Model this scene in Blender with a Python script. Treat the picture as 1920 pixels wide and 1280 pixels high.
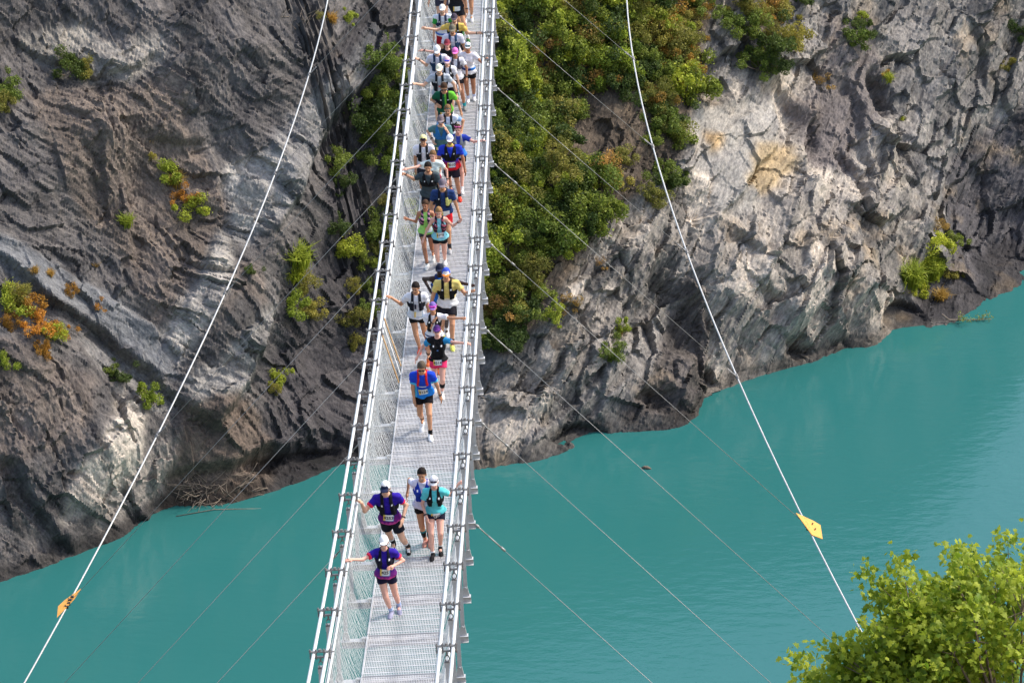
import bpy, math, random
import numpy as np
from mathutils import Vector, Matrix, Quaternion

# ------------------------------------------------------------------ camera, sky, sun, exposure
scene = bpy.context.scene
for o in list(bpy.data.objects):
    bpy.data.objects.remove(o)
COL = scene.collection
CAM = np.array([3.2345, -85.9126, 34.8534])
AZ, PIT, ROLL, FPX = -0.022496, 0.458626, -0.033144, 6500.0

def cam_axes():
    F = np.array([math.sin(AZ) * math.cos(PIT), math.cos(AZ) * math.cos(PIT), -math.sin(PIT)])
    R = np.array([math.cos(AZ), -math.sin(AZ), 0.0])
    U = np.cross(R, F)
    r = math.cos(ROLL) * R + math.sin(ROLL) * U
    u = -math.sin(ROLL) * R + math.cos(ROLL) * U
    return r, u, F
CR, CU, CF = cam_axes()
cam_data = bpy.data.cameras.new('camera')
cam = bpy.data.objects.new('camera', cam_data)
COL.objects.link(cam)
cam.matrix_world = Matrix(((CR[0], CU[0], -CF[0], CAM[0]), (CR[1], CU[1], -CF[1], CAM[1]),
                           (CR[2], CU[2], -CF[2], CAM[2]), (0, 0, 0, 1)))
cam_data.sensor_width = 36.0
cam_data.lens = 36.0 * FPX / 1920.0
cam_data.clip_start = 1.0
cam_data.clip_end = 3000.0
scene.camera = cam

SUN_AZ = math.radians(70)      # compass style: from +Y clockwise towards +X
SUN_EL = math.radians(48)
world = bpy.data.worlds.new('World')
scene.world = world
world.use_nodes = True
wn = world.node_tree
wn.nodes.clear()
sky = wn.nodes.new('ShaderNodeTexSky')
sky.sky_type = 'NISHITA'
sky.sun_disc = False
sky.dust_density = 3.0
sky.air_density = 1.2
sky.ozone_density = 0.6
sky.sun_elevation = SUN_EL
sky.sun_rotation = SUN_AZ
bg = wn.nodes.new('ShaderNodeBackground')
bg.inputs['Strength'].default_value = 0.15
wo_ = wn.nodes.new('ShaderNodeOutputWorld')
wn.links.new(sky.outputs[0], bg.inputs[0])
wn.links.new(bg.outputs[0], wo_.inputs[0])
sun_d = bpy.data.lights.new('sun', 'SUN')
sun_d.energy = 1.8
sun_d.angle = math.radians(5)
sun_d.color = (1.0, 0.94, 0.85)
sun = bpy.data.objects.new('sun', sun_d)
COL.objects.link(sun)
SUNV = Vector((math.sin(SUN_AZ) * math.cos(SUN_EL), math.cos(SUN_AZ) * math.cos(SUN_EL), math.sin(SUN_EL)))
sun.rotation_euler = SUNV.to_track_quat('Z', 'Y').to_euler()
sun.location = (20, -10, 60)
scene.view_settings.view_transform = 'Standard'
scene.view_settings.look = 'None'
scene.view_settings.gamma = 1.0
scene.view_settings.use_curve_mapping = False
scene.view_settings.exposure = 0.95

# ------------------------------------------------------------------ helpers
rng = np.random.default_rng(7)
random.seed(7)

def ray(px):
    return CF + CR * (px[0] - 960) / FPX - CU * (px[1] - 640) / FPX

def lin(c):
    """sRGB 0..255 triple -> linear"""
    c = np.asarray(c, float) / 255.0
    return np.where(c <= 0.04045, c / 12.92, ((c + 0.055) / 1.055) ** 2.4)

def mesh_np(name, V, Fq, smooth=True, col=None, mats=(), matidx=None):
    """mesh from numpy verts and a face array (quads or tris) or a list of arrays of faces"""
    me = bpy.data.meshes.new(name)
    V = np.asarray(V, np.float32)
    Fs = Fq if isinstance(Fq, list) and isinstance(Fq[0], np.ndarray) else [np.asarray(Fq)]
    Fs = [np.asarray(f, np.int32) for f in Fs if len(f)]
    nl = sum(f.size for f in Fs)
    nf = sum(len(f) for f in Fs)
    me.vertices.add(len(V))
    me.vertices.foreach_set('co', V.ravel())
    me.loops.add(nl)
    me.loops.foreach_set('vertex_index', np.concatenate([f.ravel() for f in Fs]))
    me.polygons.add(nf)
    tot = np.concatenate([np.full(len(f), f.shape[1], np.int32) for f in Fs])
    st = np.concatenate([[0], np.cumsum(tot)[:-1]]).astype(np.int32)
    me.polygons.foreach_set('loop_start', st)
    me.polygons.foreach_set('loop_total', tot)
    if matidx is not None:
        me.polygons.foreach_set('material_index', np.asarray(matidx, np.int32))
    me.update(calc_edges=True)
    me.validate()
    me.polygons.foreach_set('use_smooth', np.full(len(me.polygons), bool(smooth)))
    for m in mats:
        me.materials.append(m)
    if col is not None:
        a = me.color_attributes.new('Col', 'FLOAT_COLOR', 'POINT')
        c = np.ones((len(V), 4), np.float32)
        c[:, :3] = col
        a.data.foreach_set('color', c.ravel())
    return me

def add(name, me, parent=None, loc=None, M=None, **props):
    o = bpy.data.objects.new(name, me)
    COL.objects.link(o)
    if parent is not None:
        o.parent = parent
    if loc is not None:
        o.location = loc
    if M is not None:
        o.matrix_local = M
    for k, v in props.items():
        o[k] = v
    return o

class MB:
    """collects simple shapes into one mesh"""
    def __init__(s):
        s.v, s.q, s.t, s.c, s.n = [], [], [], [], 0
    def _add(s, V, Q=None, T=None, col=None):
        V = np.asarray(V, float)
        s.v.append(V)
        if Q is not None and len(Q): s.q.append(np.asarray(Q) + s.n)
        if T is not None and len(T): s.t.append(np.asarray(T) + s.n)
        c = np.ones((len(V), 3)) * (0.5 if col is None else col)
        s.c.append(c)
        s.n += len(V)
    def box(s, lo, hi, M=None, col=None):
        x0, y0, z0 = lo; x1, y1, z1 = hi
        V = np.array([(x0,y0,z0),(x1,y0,z0),(x1,y1,z0),(x0,y1,z0),(x0,y0,z1),(x1,y0,z1),(x1,y1,z1),(x0,y1,z1)])
        if M is not None: V = V @ np.asarray(M)[:3,:3].T + np.asarray(M)[:3,3]
        s._add(V, [(0,3,2,1),(4,5,6,7),(0,1,5,4),(1,2,6,5),(2,3,7,6),(3,0,4,7)], col=col)
    def bar(s, a, b, w, h, up=(0,0,1), col=None):
        a = np.asarray(a, float); b = np.asarray(b, float)
        d = (b - a) / np.linalg.norm(b - a)
        u = np.asarray(up, float); sd = np.cross(d, u); sd /= np.linalg.norm(sd); u = np.cross(sd, d)
        V = [p + sx * sd * w / 2 + sz * u * h / 2 for p in (a, b) for sx, sz in ((-1,-1),(1,-1),(1,1),(-1,1))]
        s._add(V, [(0,1,2,3),(7,6,5,4),(0,4,5,1),(1,5,6,2),(2,6,7,3),(3,7,4,0)], col=col)
    def tube(s, P, r, n=6, cap=True, col=None):
        P = np.asarray(P, float); m = len(P)
        r = np.broadcast_to(np.asarray(r, float), (m,))
        T = np.gradient(P, axis=0); T /= np.linalg.norm(T, axis=1)[:, None] + 1e-12
        ref = np.array([0, 0, 1.0]) if abs(T[:, 2]).mean() < 0.8 else np.array([1.0, 0, 0])
        A = np.cross(T, ref); A /= np.linalg.norm(A, axis=1)[:, None] + 1e-12
        B = np.cross(T, A)
        th = np.arange(n) * 2 * math.pi / n
        V = (P[:, None] + r[:, None, None] * (np.cos(th)[None, :, None] * A[:, None] + np.sin(th)[None, :, None] * B[:, None])).reshape(-1, 3)
        i = np.arange(m - 1)[:, None] * n; j = np.arange(n)[None]; k = (j + 1) % n
        Q = np.stack([i + j, i + n + j, i + n + k, i + k], -1).reshape(-1, 4)
        T3 = None
        if cap:
            V = np.vstack([V, P[:1], P[-1:]])
            c0 = m * n
            jj = np.arange(n); kk = (jj + 1) % n
            T3 = np.vstack([np.stack([np.full(n, c0), jj, kk], -1), np.stack([np.full(n, c0 + 1), (m - 1) * n + kk, (m - 1) * n + jj], -1)])
        s._add(V, Q, T3, col=col)
    def mesh(s, name, mat, smooth=False, col=False):
        fs = []
        if s.q: fs.append(np.vstack(s.q))
        if s.t: fs.append(np.vstack(s.t))
        return mesh_np(name, np.vstack(s.v), fs, smooth, np.vstack(s.c) if col else None, [mat])

# ------------------------------------------------------------------ materials
def new_mat(name):
    m = bpy.data.materials.new(name)
    m.use_nodes = True
    nt = m.node_tree
    b = nt.nodes['Principled BSDF']
    return m, nt, b
def N(nt, t, **kw):
    n = nt.nodes.new(t)
    for k, v in kw.items():
        setattr(n, k, v)
    return n
def noise_tex(nt, scale, detail=4, rough=0.6, coord='Object'):
    tc = N(nt, 'ShaderNodeTexCoord')
    n = N(nt, 'ShaderNodeTexNoise')
    n.inputs['Scale'].default_value = scale
    n.inputs['Detail'].default_value = detail
    n.inputs['Roughness'].default_value = rough
    nt.links.new(tc.outputs[coord], n.inputs['Vector'])
    return n
def ramp(nt, src, stops):
    r = N(nt, 'ShaderNodeValToRGB')
    el = r.color_ramp.elements
    while len(el) < len(stops): el.new(0.5)
    for e, (p, c) in zip(el, stops):
        e.position = p
        e.color = (*c, 1)
    nt.links.new(src, r.inputs[0])
    return r
def bump(nt, b, src, strength, dist):
    bm = N(nt, 'ShaderNodeBump')
    bm.inputs['Strength'].default_value = strength
    bm.inputs['Distance'].default_value = dist
    nt.links.new(src, bm.inputs['Height'])
    nt.links.new(bm.outputs[0], b.inputs['Normal'])
    return bm
def simple(name, c, rough=0.5, metal=0.0, var=0.12, scale=6, coord='Object'):
    m, nt, b = new_mat(name)
    c = np.asarray(c, float)
    n = noise_tex(nt, scale, 5, 0.65, coord)
    r = ramp(nt, n.outputs[0], [(0.3, c * (1 - var)), (0.7, np.minimum(c * (1 + var), 1))])
    nt.links.new(r.outputs[0], b.inputs['Base Color'])
    b.inputs['Roughness'].default_value = rough
    b.inputs['Metallic'].default_value = metal
    return m
def attr_mat(name, rough=0.8, var=0.15, scale=30, bump_s=0.0, bump_d=0.01, spec=0.3, sss=0.0):
    m, nt, b = new_mat(name)
    a = N(nt, 'ShaderNodeAttribute', attribute_name='Col')
    n = noise_tex(nt, scale, 3, 0.6)
    r = ramp(nt, n.outputs[0], [(0.25, (1 - var,) * 3), (0.75, (1 + var,) * 3)])
    mx = N(nt, 'ShaderNodeMix', data_type='RGBA', blend_type='MULTIPLY')
    mx.inputs[0].default_value = 1
    nt.links.new(a.outputs['Color'], mx.inputs[6])
    nt.links.new(r.outputs[0], mx.inputs[7])
    nt.links.new(mx.outputs[2], b.inputs['Base Color'])
    b.inputs['Roughness'].default_value = rough
    b.inputs['Specular IOR Level'].default_value = spec
    if bump_s: bump(nt, b, n.outputs[0], bump_s, bump_d)
    return m

MAT = {}
MAT['tube'] = simple('pale_galvanised_tube', (0.66, 0.67, 0.68), 0.42, 0.12, 0.08, 5)
MAT['steel'] = simple('galvanised_steel', (0.56, 0.57, 0.585), 0.45, 0.2, 0.18, 7)
MAT['clamp'] = simple('weathered_clamp_steel', (0.26, 0.25, 0.245), 0.5, 0.5, 0.2, 20)
MAT['grate'] = simple('grating_steel', (0.60, 0.60, 0.615), 0.5, 0.15, 0.14, 1.5)
MAT['wire'] = simple('net_wire', (0.62, 0.64, 0.66), 0.4, 0.15, 0.1, 4)
MAT['rope'] = simple('steel_rope', (0.56, 0.555, 0.545), 0.45, 0.3, 0.1, 10)
MAT['thin_rope'] = simple('thin_steel_rope', (0.36, 0.36, 0.35), 0.5, 0.3, 0.1, 10)
MAT['orange'] = simple('orange_paint', (0.72, 0.34, 0.06), 0.5, 0.0, 0.12, 8)
MAT['dark'] = simple('dark_bolt', (0.04, 0.04, 0.045), 0.5, 0.3, 0.1, 10)
MAT['plank'] = simple('raw_plank_wood', (0.58, 0.36, 0.17), 0.7, 0.0, 0.2, 14)
MAT['white'] = simple('white_paint', (0.8, 0.8, 0.78), 0.5, 0.0, 0.06, 8)
MAT['drift'] = simple('driftwood', (0.21, 0.165, 0.125), 0.85, 0.0, 0.35, 3)
MAT['bark'] = simple('bark', (0.17, 0.125, 0.09), 0.9, 0.0, 0.35, 8)
MAT['concrete'] = simple('concrete', (0.38, 0.37, 0.35), 0.85, 0.0, 0.15, 1.5)
MAT['skin'] = attr_mat('skin', 0.5, 0.06, 25, 0, 0, 0.35)
MAT['cloth'] = attr_mat('cloth', 0.8, 0.10, 22, 0.25, 0.012, 0.2)
MAT['gloss'] = attr_mat('gloss', 0.18, 0.03, 20, 0, 0, 0.6)

def rock_mat(name, bed=True):
    m, nt, b = new_mat(name)
    a = N(nt, 'ShaderNodeAttribute', attribute_name='Col')
    n1 = noise_tex(nt, 0.55, 8, 0.68)
    n2 = noise_tex(nt, 4.0, 6, 0.7)
    n3 = noise_tex(nt, 1.0, 9, 0.66)
    n4 = noise_tex(nt, 5.5, 6, 0.7)
    if bed:                      # grain runs along the bedding of the rock
        bd = N(nt, 'ShaderNodeAttribute', attribute_name='bed')
        for n_, sc in ((n2, (0.75, 1.9, 1)), (n3, (1.3, 3.0, 2))):
            mp = N(nt, 'ShaderNodeMapping'); mp.inputs['Scale'].default_value = sc
            nt.links.new(bd.outputs['Vector'], mp.inputs['Vector']); nt.links.new(mp.outputs[0], n_.inputs['Vector'])
    r1 = ramp(nt, n1.outputs[0], [(0.28, (0.70, 0.70, 0.74)), (0.5, (1.0, 0.99, 0.98)), (0.74, (1.24, 1.19, 1.12))])
    r2 = ramp(nt, n2.outputs[0], [(0.30, (0.50,) * 3), (0.5, (0.98,) * 3), (0.70, (1.55, 1.53, 1.48))])
    m1 = N(nt, 'ShaderNodeMix', data_type='RGBA', blend_type='MULTIPLY'); m1.inputs[0].default_value = 1
    m2 = N(nt, 'ShaderNodeMix', data_type='RGBA', blend_type='MULTIPLY'); m2.inputs[0].default_value = 1
    nt.links.new(a.outputs['Color'], m1.inputs[6]); nt.links.new(r1.outputs[0], m1.inputs[7])
    nt.links.new(m1.outputs[2], m2.inputs[6]); nt.links.new(r2.outputs[0], m2.inputs[7])
    nt.links.new(m2.outputs[2], b.inputs['Base Color'])
    b.inputs['Roughness'].default_value = 0.9
    b.inputs['Specular IOR Level'].default_value = 0.2
    ma = N(nt, 'ShaderNodeMath', operation='MULTIPLY_ADD'); ma.inputs[1].default_value = 0.3
    nt.links.new(n4.outputs[0], ma.inputs[0]); nt.links.new(n3.outputs[0], ma.inputs[2])
    bump(nt, b, ma.outputs[0], 0.75, 0.10)
    return m
MAT['rock'] = rock_mat('cliff_rock')
MAT['soil'] = rock_mat('bank_soil', False)

def water_mat():
    m, nt, b = new_mat('lake_water')
    tc = N(nt, 'ShaderNodeTexCoord')
    n0 = N(nt, 'ShaderNodeTexNoise'); n0.inputs['Scale'].default_value = 0.03; n0.inputs['Detail'].default_value = 3
    nt.links.new(tc.outputs['Object'], n0.inputs['Vector'])
    r = ramp(nt, n0.outputs[0], [(0.35, (0.022, 0.130, 0.125)), (0.65, (0.027, 0.143, 0.136))])
    nt.links.new(r.outputs[0], b.inputs['Base Color'])
    b.inputs['Roughness'].default_value = 0.08
    b.inputs['IOR'].default_value = 1.45
    mp = N(nt, 'ShaderNodeMapping'); mp.inputs['Rotation'].default_value = (0, 0, 0.5); mp.inputs['Scale'].default_value = (0.55, 1.25, 1)
    nt.links.new(tc.outputs['Object'], mp.inputs['Vector'])
    n1 = N(nt, 'ShaderNodeTexNoise'); n1.inputs['Scale'].default_value = 1.5; n1.inputs['Detail'].default_value = 4; n1.inputs['Roughness'].default_value = 0.55
    n2 = N(nt, 'ShaderNodeTexNoise'); n2.inputs['Scale'].default_value = 0.22; n2.inputs['Detail'].default_value = 2
    nt.links.new(mp.outputs[0], n1.inputs['Vector']); nt.links.new(mp.outputs[0], n2.inputs['Vector'])
    ma = N(nt, 'ShaderNodeMath', operation='MULTIPLY_ADD'); ma.inputs[1].default_value = 0.7
    nt.links.new(n2.outputs[0], ma.inputs[0]); nt.links.new(n1.outputs[0], ma.inputs[2])
    bump(nt, b, ma.outputs[0], 0.25, 0.08)
    return m
MAT['water'] = water_mat()

def leaf_mat(name, trans=0.35):
    m, nt, b = new_mat(name)
    a = N(nt, 'ShaderNodeAttribute', attribute_name='Col')
    oi = N(nt, 'ShaderNodeObjectInfo')
    r = ramp(nt, oi.outputs['Random'], [(0.0, (0.72, 0.8, 0.7)), (0.5, (1.0, 1.0, 1.0)), (1.0, (1.28, 1.2, 0.95))])
    mx = N(nt, 'ShaderNodeMix', data_type='RGBA', blend_type='MULTIPLY'); mx.inputs[0].default_value = 1
    nt.links.new(a.outputs['Color'], mx.inputs[6]); nt.links.new(r.outputs[0], mx.inputs[7])
    nt.links.new(mx.outputs[2], b.inputs['Base Color'])
    b.inputs['Roughness'].default_value = 0.55
    b.inputs['Specular IOR Level'].default_value = 0.3
    tr = N(nt, 'ShaderNodeBsdfTranslucent')
    nt.links.new(mx.outputs[2], tr.inputs['Color'])
    ms = N(nt, 'ShaderNodeMixShader'); ms.inputs[0].default_value = trans
    out = nt.nodes['Material Output']
    nt.links.new(b.outputs[0], ms.inputs[1]); nt.links.new(tr.outputs[0], ms.inputs[2])
    nt.links.new(ms.outputs[0], out.inputs['Surface'])
    return m
MAT['leaf'] = leaf_mat('leaves', 0.35)
MAT['tree_leaf'] = leaf_mat('tree_leaves', 0.5)
# ------------------------------------------------------------------ numpy noise
def hash2(i, j, seed):
    h = (i.astype(np.int64) * 374761393 + j.astype(np.int64) * 668265263 + seed * 1274126177) & 0xffffffff
    h = ((h ^ (h >> 13)) * 1274126177) & 0xffffffff
    h = (h ^ (h >> 16)) & 0xffffffff
    return h / 4294967295.0
def vnoise(x, y, seed=0):
    i = np.floor(x); j = np.floor(y)
    fx = x - i; fy = y - j
    i = i.astype(np.int64); j = j.astype(np.int64)
    fx = fx * fx * fx * (fx * (fx * 6 - 15) + 10); fy = fy * fy * fy * (fy * (fy * 6 - 15) + 10)
    a = hash2(i, j, seed); b = hash2(i + 1, j, seed); c = hash2(i, j + 1, seed); d = hash2(i + 1, j + 1, seed)
    return (a + (b - a) * fx + (c - a) * fy + (a - b - c + d) * fx * fy) * 2 - 1
def fbm(x, y, seed=0, o=5, g=0.5, ridged=False):
    s = 0; a = 1.0; t = 0
    for k in range(o):
        n = vnoise(x * 2 ** k + 17.3 * k, y * 2 ** k - 9.1 * k, seed + k)
        if ridged: n = 1 - 2 * np.abs(n)
        s = s + a * n; t += a; a *= g
    return s / t
def facets(x, y, seed, tilt=1.0, step=0.5):
    """angular blocks: every Voronoi cell is a tilted plane with its own offset. returns height, cell random, edge distance"""
    i0 = np.floor(x).astype(np.int64); j0 = np.floor(y).astype(np.int64)
    best = np.full(x.shape, 1e9); sec = np.full(x.shape, 1e9)
    h = np.zeros(x.shape); rr = np.zeros(x.shape)
    for di in (-1, 0, 1):
        for dj in (-1, 0, 1):
            i = i0 + di; j = j0 + dj
            cx = i + 0.1 + 0.8 * hash2(i, j, seed); cy = j + 0.1 + 0.8 * hash2(i, j, seed + 11)
            dx = x - cx; dy = y - cy
            d = dx * dx + dy * dy
            r1 = hash2(i, j, seed + 23)
            hh = step * (r1 * 2 - 1) + tilt * ((hash2(i, j, seed + 31) * 2 - 1) * dx + (hash2(i, j, seed + 41) * 2 - 1) * dy)
            m = d < best
            sec = np.where(m, best, np.minimum(sec, d))
            h = np.where(m, hh, h); rr = np.where(m, hash2(i, j, seed + 57), rr)
            best = np.where(m, d, best)
    return h, rr, np.sqrt(sec) - np.sqrt(best)

def blocks(x, y, seed, tilt=1.0, step=0.5):
    """broken beds: straight courses cut into blocks, each a tilted plane. returns height, block random, bed random, edge distance"""
    y = y + 0.35 * vnoise(y * 0.8, y * 0 + seed, seed)
    r = np.floor(y).astype(np.int64); ly = y - r - 0.5
    xo = x * (0.7 + 0.6 * hash2(r, r * 0, seed + 1)) + 17 * hash2(r, r * 0, seed + 2)
    xo = xo + 0.25 * vnoise(xo * 0.9, r.astype(float), seed + 3)
    c = np.floor(xo).astype(np.int64); lx = xo - c - 0.5
    h = step * (hash2(r, c, seed + 5) * 2 - 1) + tilt * ((hash2(r, c, seed + 7) * 2 - 1) * lx + (hash2(r, c, seed + 9) * 2 - 1) * ly) + 0.5 * step * (hash2(r, r * 0, seed + 13) * 2 - 1)
    return h, hash2(r, c, seed + 11), hash2(r, r * 0, seed + 15), np.minimum(0.5 - np.abs(lx), 0.5 - np.abs(ly))

# ------------------------------------------------------------------ far bank: relief over a steep reference plane
WZ = -50.0
EU = np.array([0.864, 0.5035, 0.0]); EU /= np.linalg.norm(EU)
EIN = np.array([-EU[1], EU[0], 0.0])
ALPHA = math.radians(52)
EV = EIN * math.cos(ALPHA) + np.array([0, 0, 1]) * math.sin(ALPHA)
EN = -EIN * math.sin(ALPHA) + np.array([0, 0, 1]) * math.cos(ALPHA)
ORI = np.array([-1.2, 74.6, WZ])
def water_pt(px):
    d = ray(px)
    return CAM + d * ((WZ - CAM[2]) / d[2])
def to_uvn(P):
    d = np.asarray(P) - ORI
    return np.stack([d @ EU, d @ EV, d @ EN], -1)
def px_uv(px, n=0.0):
    d = ray(px)
    t = (n - (CAM - ORI) @ EN) / (d @ EN)
    return to_uvn(CAM + d * t)[:2]

shore = [(-330,1210),(-150,1145),(0,1088),(60,1072),(110,1052),(170,1025),(235,1005),(270,975),(310,950),(400,950),(480,930),(560,905),(610,885),(650,868),(720,868),(800,878),(870,882),(900,880),(960,868),(1030,855),(1080,822),(1120,808),(1200,805),(1270,803),(1298,790),(1306,752),(1340,742),(1375,722),(1430,703),(1480,690),(1560,665),(1572,650),(1620,652),(1655,642),(1668,618),(1720,615),(1780,612),(1810,590),(1850,562),(1920,532),(2080,470),(2250,420)]
ctrl = [(0,0,0),(0,300,.5),(0,600,1),(100,120,-1),(200,250,.8),(330,50,1.2),(250,330,-.9),(420,150,1.2),(500,250,.6),(480,420,.5),(300,560,.4),(150,480,-.5),(60,620,1.4),(210,640,-.7),(120,780,1.2),(30,900,.6),(200,830,1.6),(430,560,1.4),(400,770,.9),(330,700,-.5),(560,330,1.2),(520,430,1.0),(640,150,.2),
 (620,480,-2.0),(600,640,-2.4),(680,300,-2.4),(660,720,-2.4),(540,740,-1.0),(740,500,-2.4),(740,200,-1.6),(800,60,-.8),(950,100,.6),(1000,300,1.5),(1050,500,2),(960,560,1.2),(860,400,-.5),(860,650,.3),(1130,200,1.2),(1200,60,.5),(1060,210,-.2),
 (1150,480,2.3),(1100,650,2.9),(1000,750,2.2),(1250,600,.8),(1240,700,2.0),(1350,550,3.0),(1300,400,2.0),(1400,300,1.0),(1330,150,0),(1480,450,3.0),(1500,240,.2),(1550,560,3.0),(1650,540,2.4),(1600,300,.8),(1600,80,-.5),(1700,400,.8),(1720,560,-.2),(1750,150,-.8),(1780,450,-1.4),(1850,480,-2.6),(1880,300,-1.8),(1900,100,-1),(1450,50,-.5),(-300,600,0),(2200,250,-1.5),(-300,0,0),(2200,-200,0),(960,-300,0),(-300,-400,0),(400,-300,0),(1500,-300,0)]
cp = []
for p in shore:
    P = water_pt(p); c = to_uvn(P)
    cp.append(c); c2 = c.copy(); c2[1] -= 3.0; c2[2] += 0.6
    cp.append(c2)
for x, y, n in ctrl:
    u, v = px_uv((x, y), n); cp.append(np.array([u, v, n]))
cp = np.array(cp)
def tps(r2): return 0.5 * r2 * np.log(r2 + 1e-9)
_n = len(cp)
_d2 = ((cp[:, None, :2] - cp[None, :, :2]) ** 2).sum(-1)
_K = tps(_d2) + np.eye(_n) * 0.6
_P = np.hstack([np.ones((_n, 1)), cp[:, :2]])
_A = np.block([[_K, _P], [_P.T, np.zeros((3, 3))]])
_w = np.linalg.solve(_A, np.concatenate([cp[:, 2], np.zeros(3)]))
def low_relief(u, v):
    s = np.zeros(u.shape)
    for (a, b, _), w in zip(cp, _w[:_n]):
        s += w * tps((u - a) ** 2 + (v - b) ** 2)
    return s + _w[_n] + _w[_n + 1] * u + _w[_n + 2] * v
U0, U1, V0, V1 = -40.0, 44.0, -4.0, 41.0
_cu = np.arange(U0 - 2, U1 + 3, 0.7); _cv = np.arange(V0 - 2, V1 + 3, 0.7)
LOW = low_relief(*np.meshgrid(_cu, _cv, indexing='ij'))
def low(u, v):
    x = np.clip((u - _cu[0]) / 0.7, 0, len(_cu) - 1.001); y = np.clip((v - _cv[0]) / 0.7, 0, len(_cv) - 1.001)
    i = x.astype(int); j = y.astype(int); fx = x - i; fy = y - j
    return (LOW[i, j] * (1 - fx) * (1 - fy) + LOW[i + 1, j] * fx * (1 - fy) + LOW[i, j + 1] * (1 - fx) * fy + LOW[i + 1, j + 1] * fx * fy)

DU = 0.105
gu = np.arange(U0, U1, DU); gv = np.arange(V0, V1, DU)
GU, GV = np.meshgrid(gu, gv, indexing='ij')
# domain warp so that zone borders run ragged
WU = GU + 0.6 * fbm(GU * 0.45, GV * 0.45, 3, 5, 0.6) + 0.26 * fbm(GU * 2.3, GV * 2.3, 5, 3)
WV = GV + 0.6 * fbm(GU * 0.45, GV * 0.45, 13, 5, 0.6) + 0.26 * fbm(GU * 2.3, GV * 2.3, 15, 3)
def in_poly(poly, n=0.0):
    P = np.array([px_uv(p, n) for p in poly])
    m = np.zeros(GU.shape, bool)
    k = len(P)
    for i in range(k):
        x0, y0 = P[i]; x1, y1 = P[(i + 1) % k]
        c = ((y0 > WV) != (y1 > WV))
        m ^= c & (WU < (x1 - x0) * (WV - y0) / (y1 - y0 + 1e-12) + x0)
    return m
def blur(a, n=2):
    for _ in range(n):
        a = (a + np.roll(a, 1, 0) + np.roll(a, -1, 0)) / 3
        a = (a + np.roll(a, 1, 1) + np.roll(a, -1, 1)) / 3
    return a
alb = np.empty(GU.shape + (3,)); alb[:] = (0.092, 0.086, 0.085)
fac = np.full(GU.shape, 0.26)          # how blocky
lse = np.full(GU.shape, 0.75)          # how loose and rilled
var = np.full(GU.shape, 0.55)          # colour spread between blocks
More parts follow.
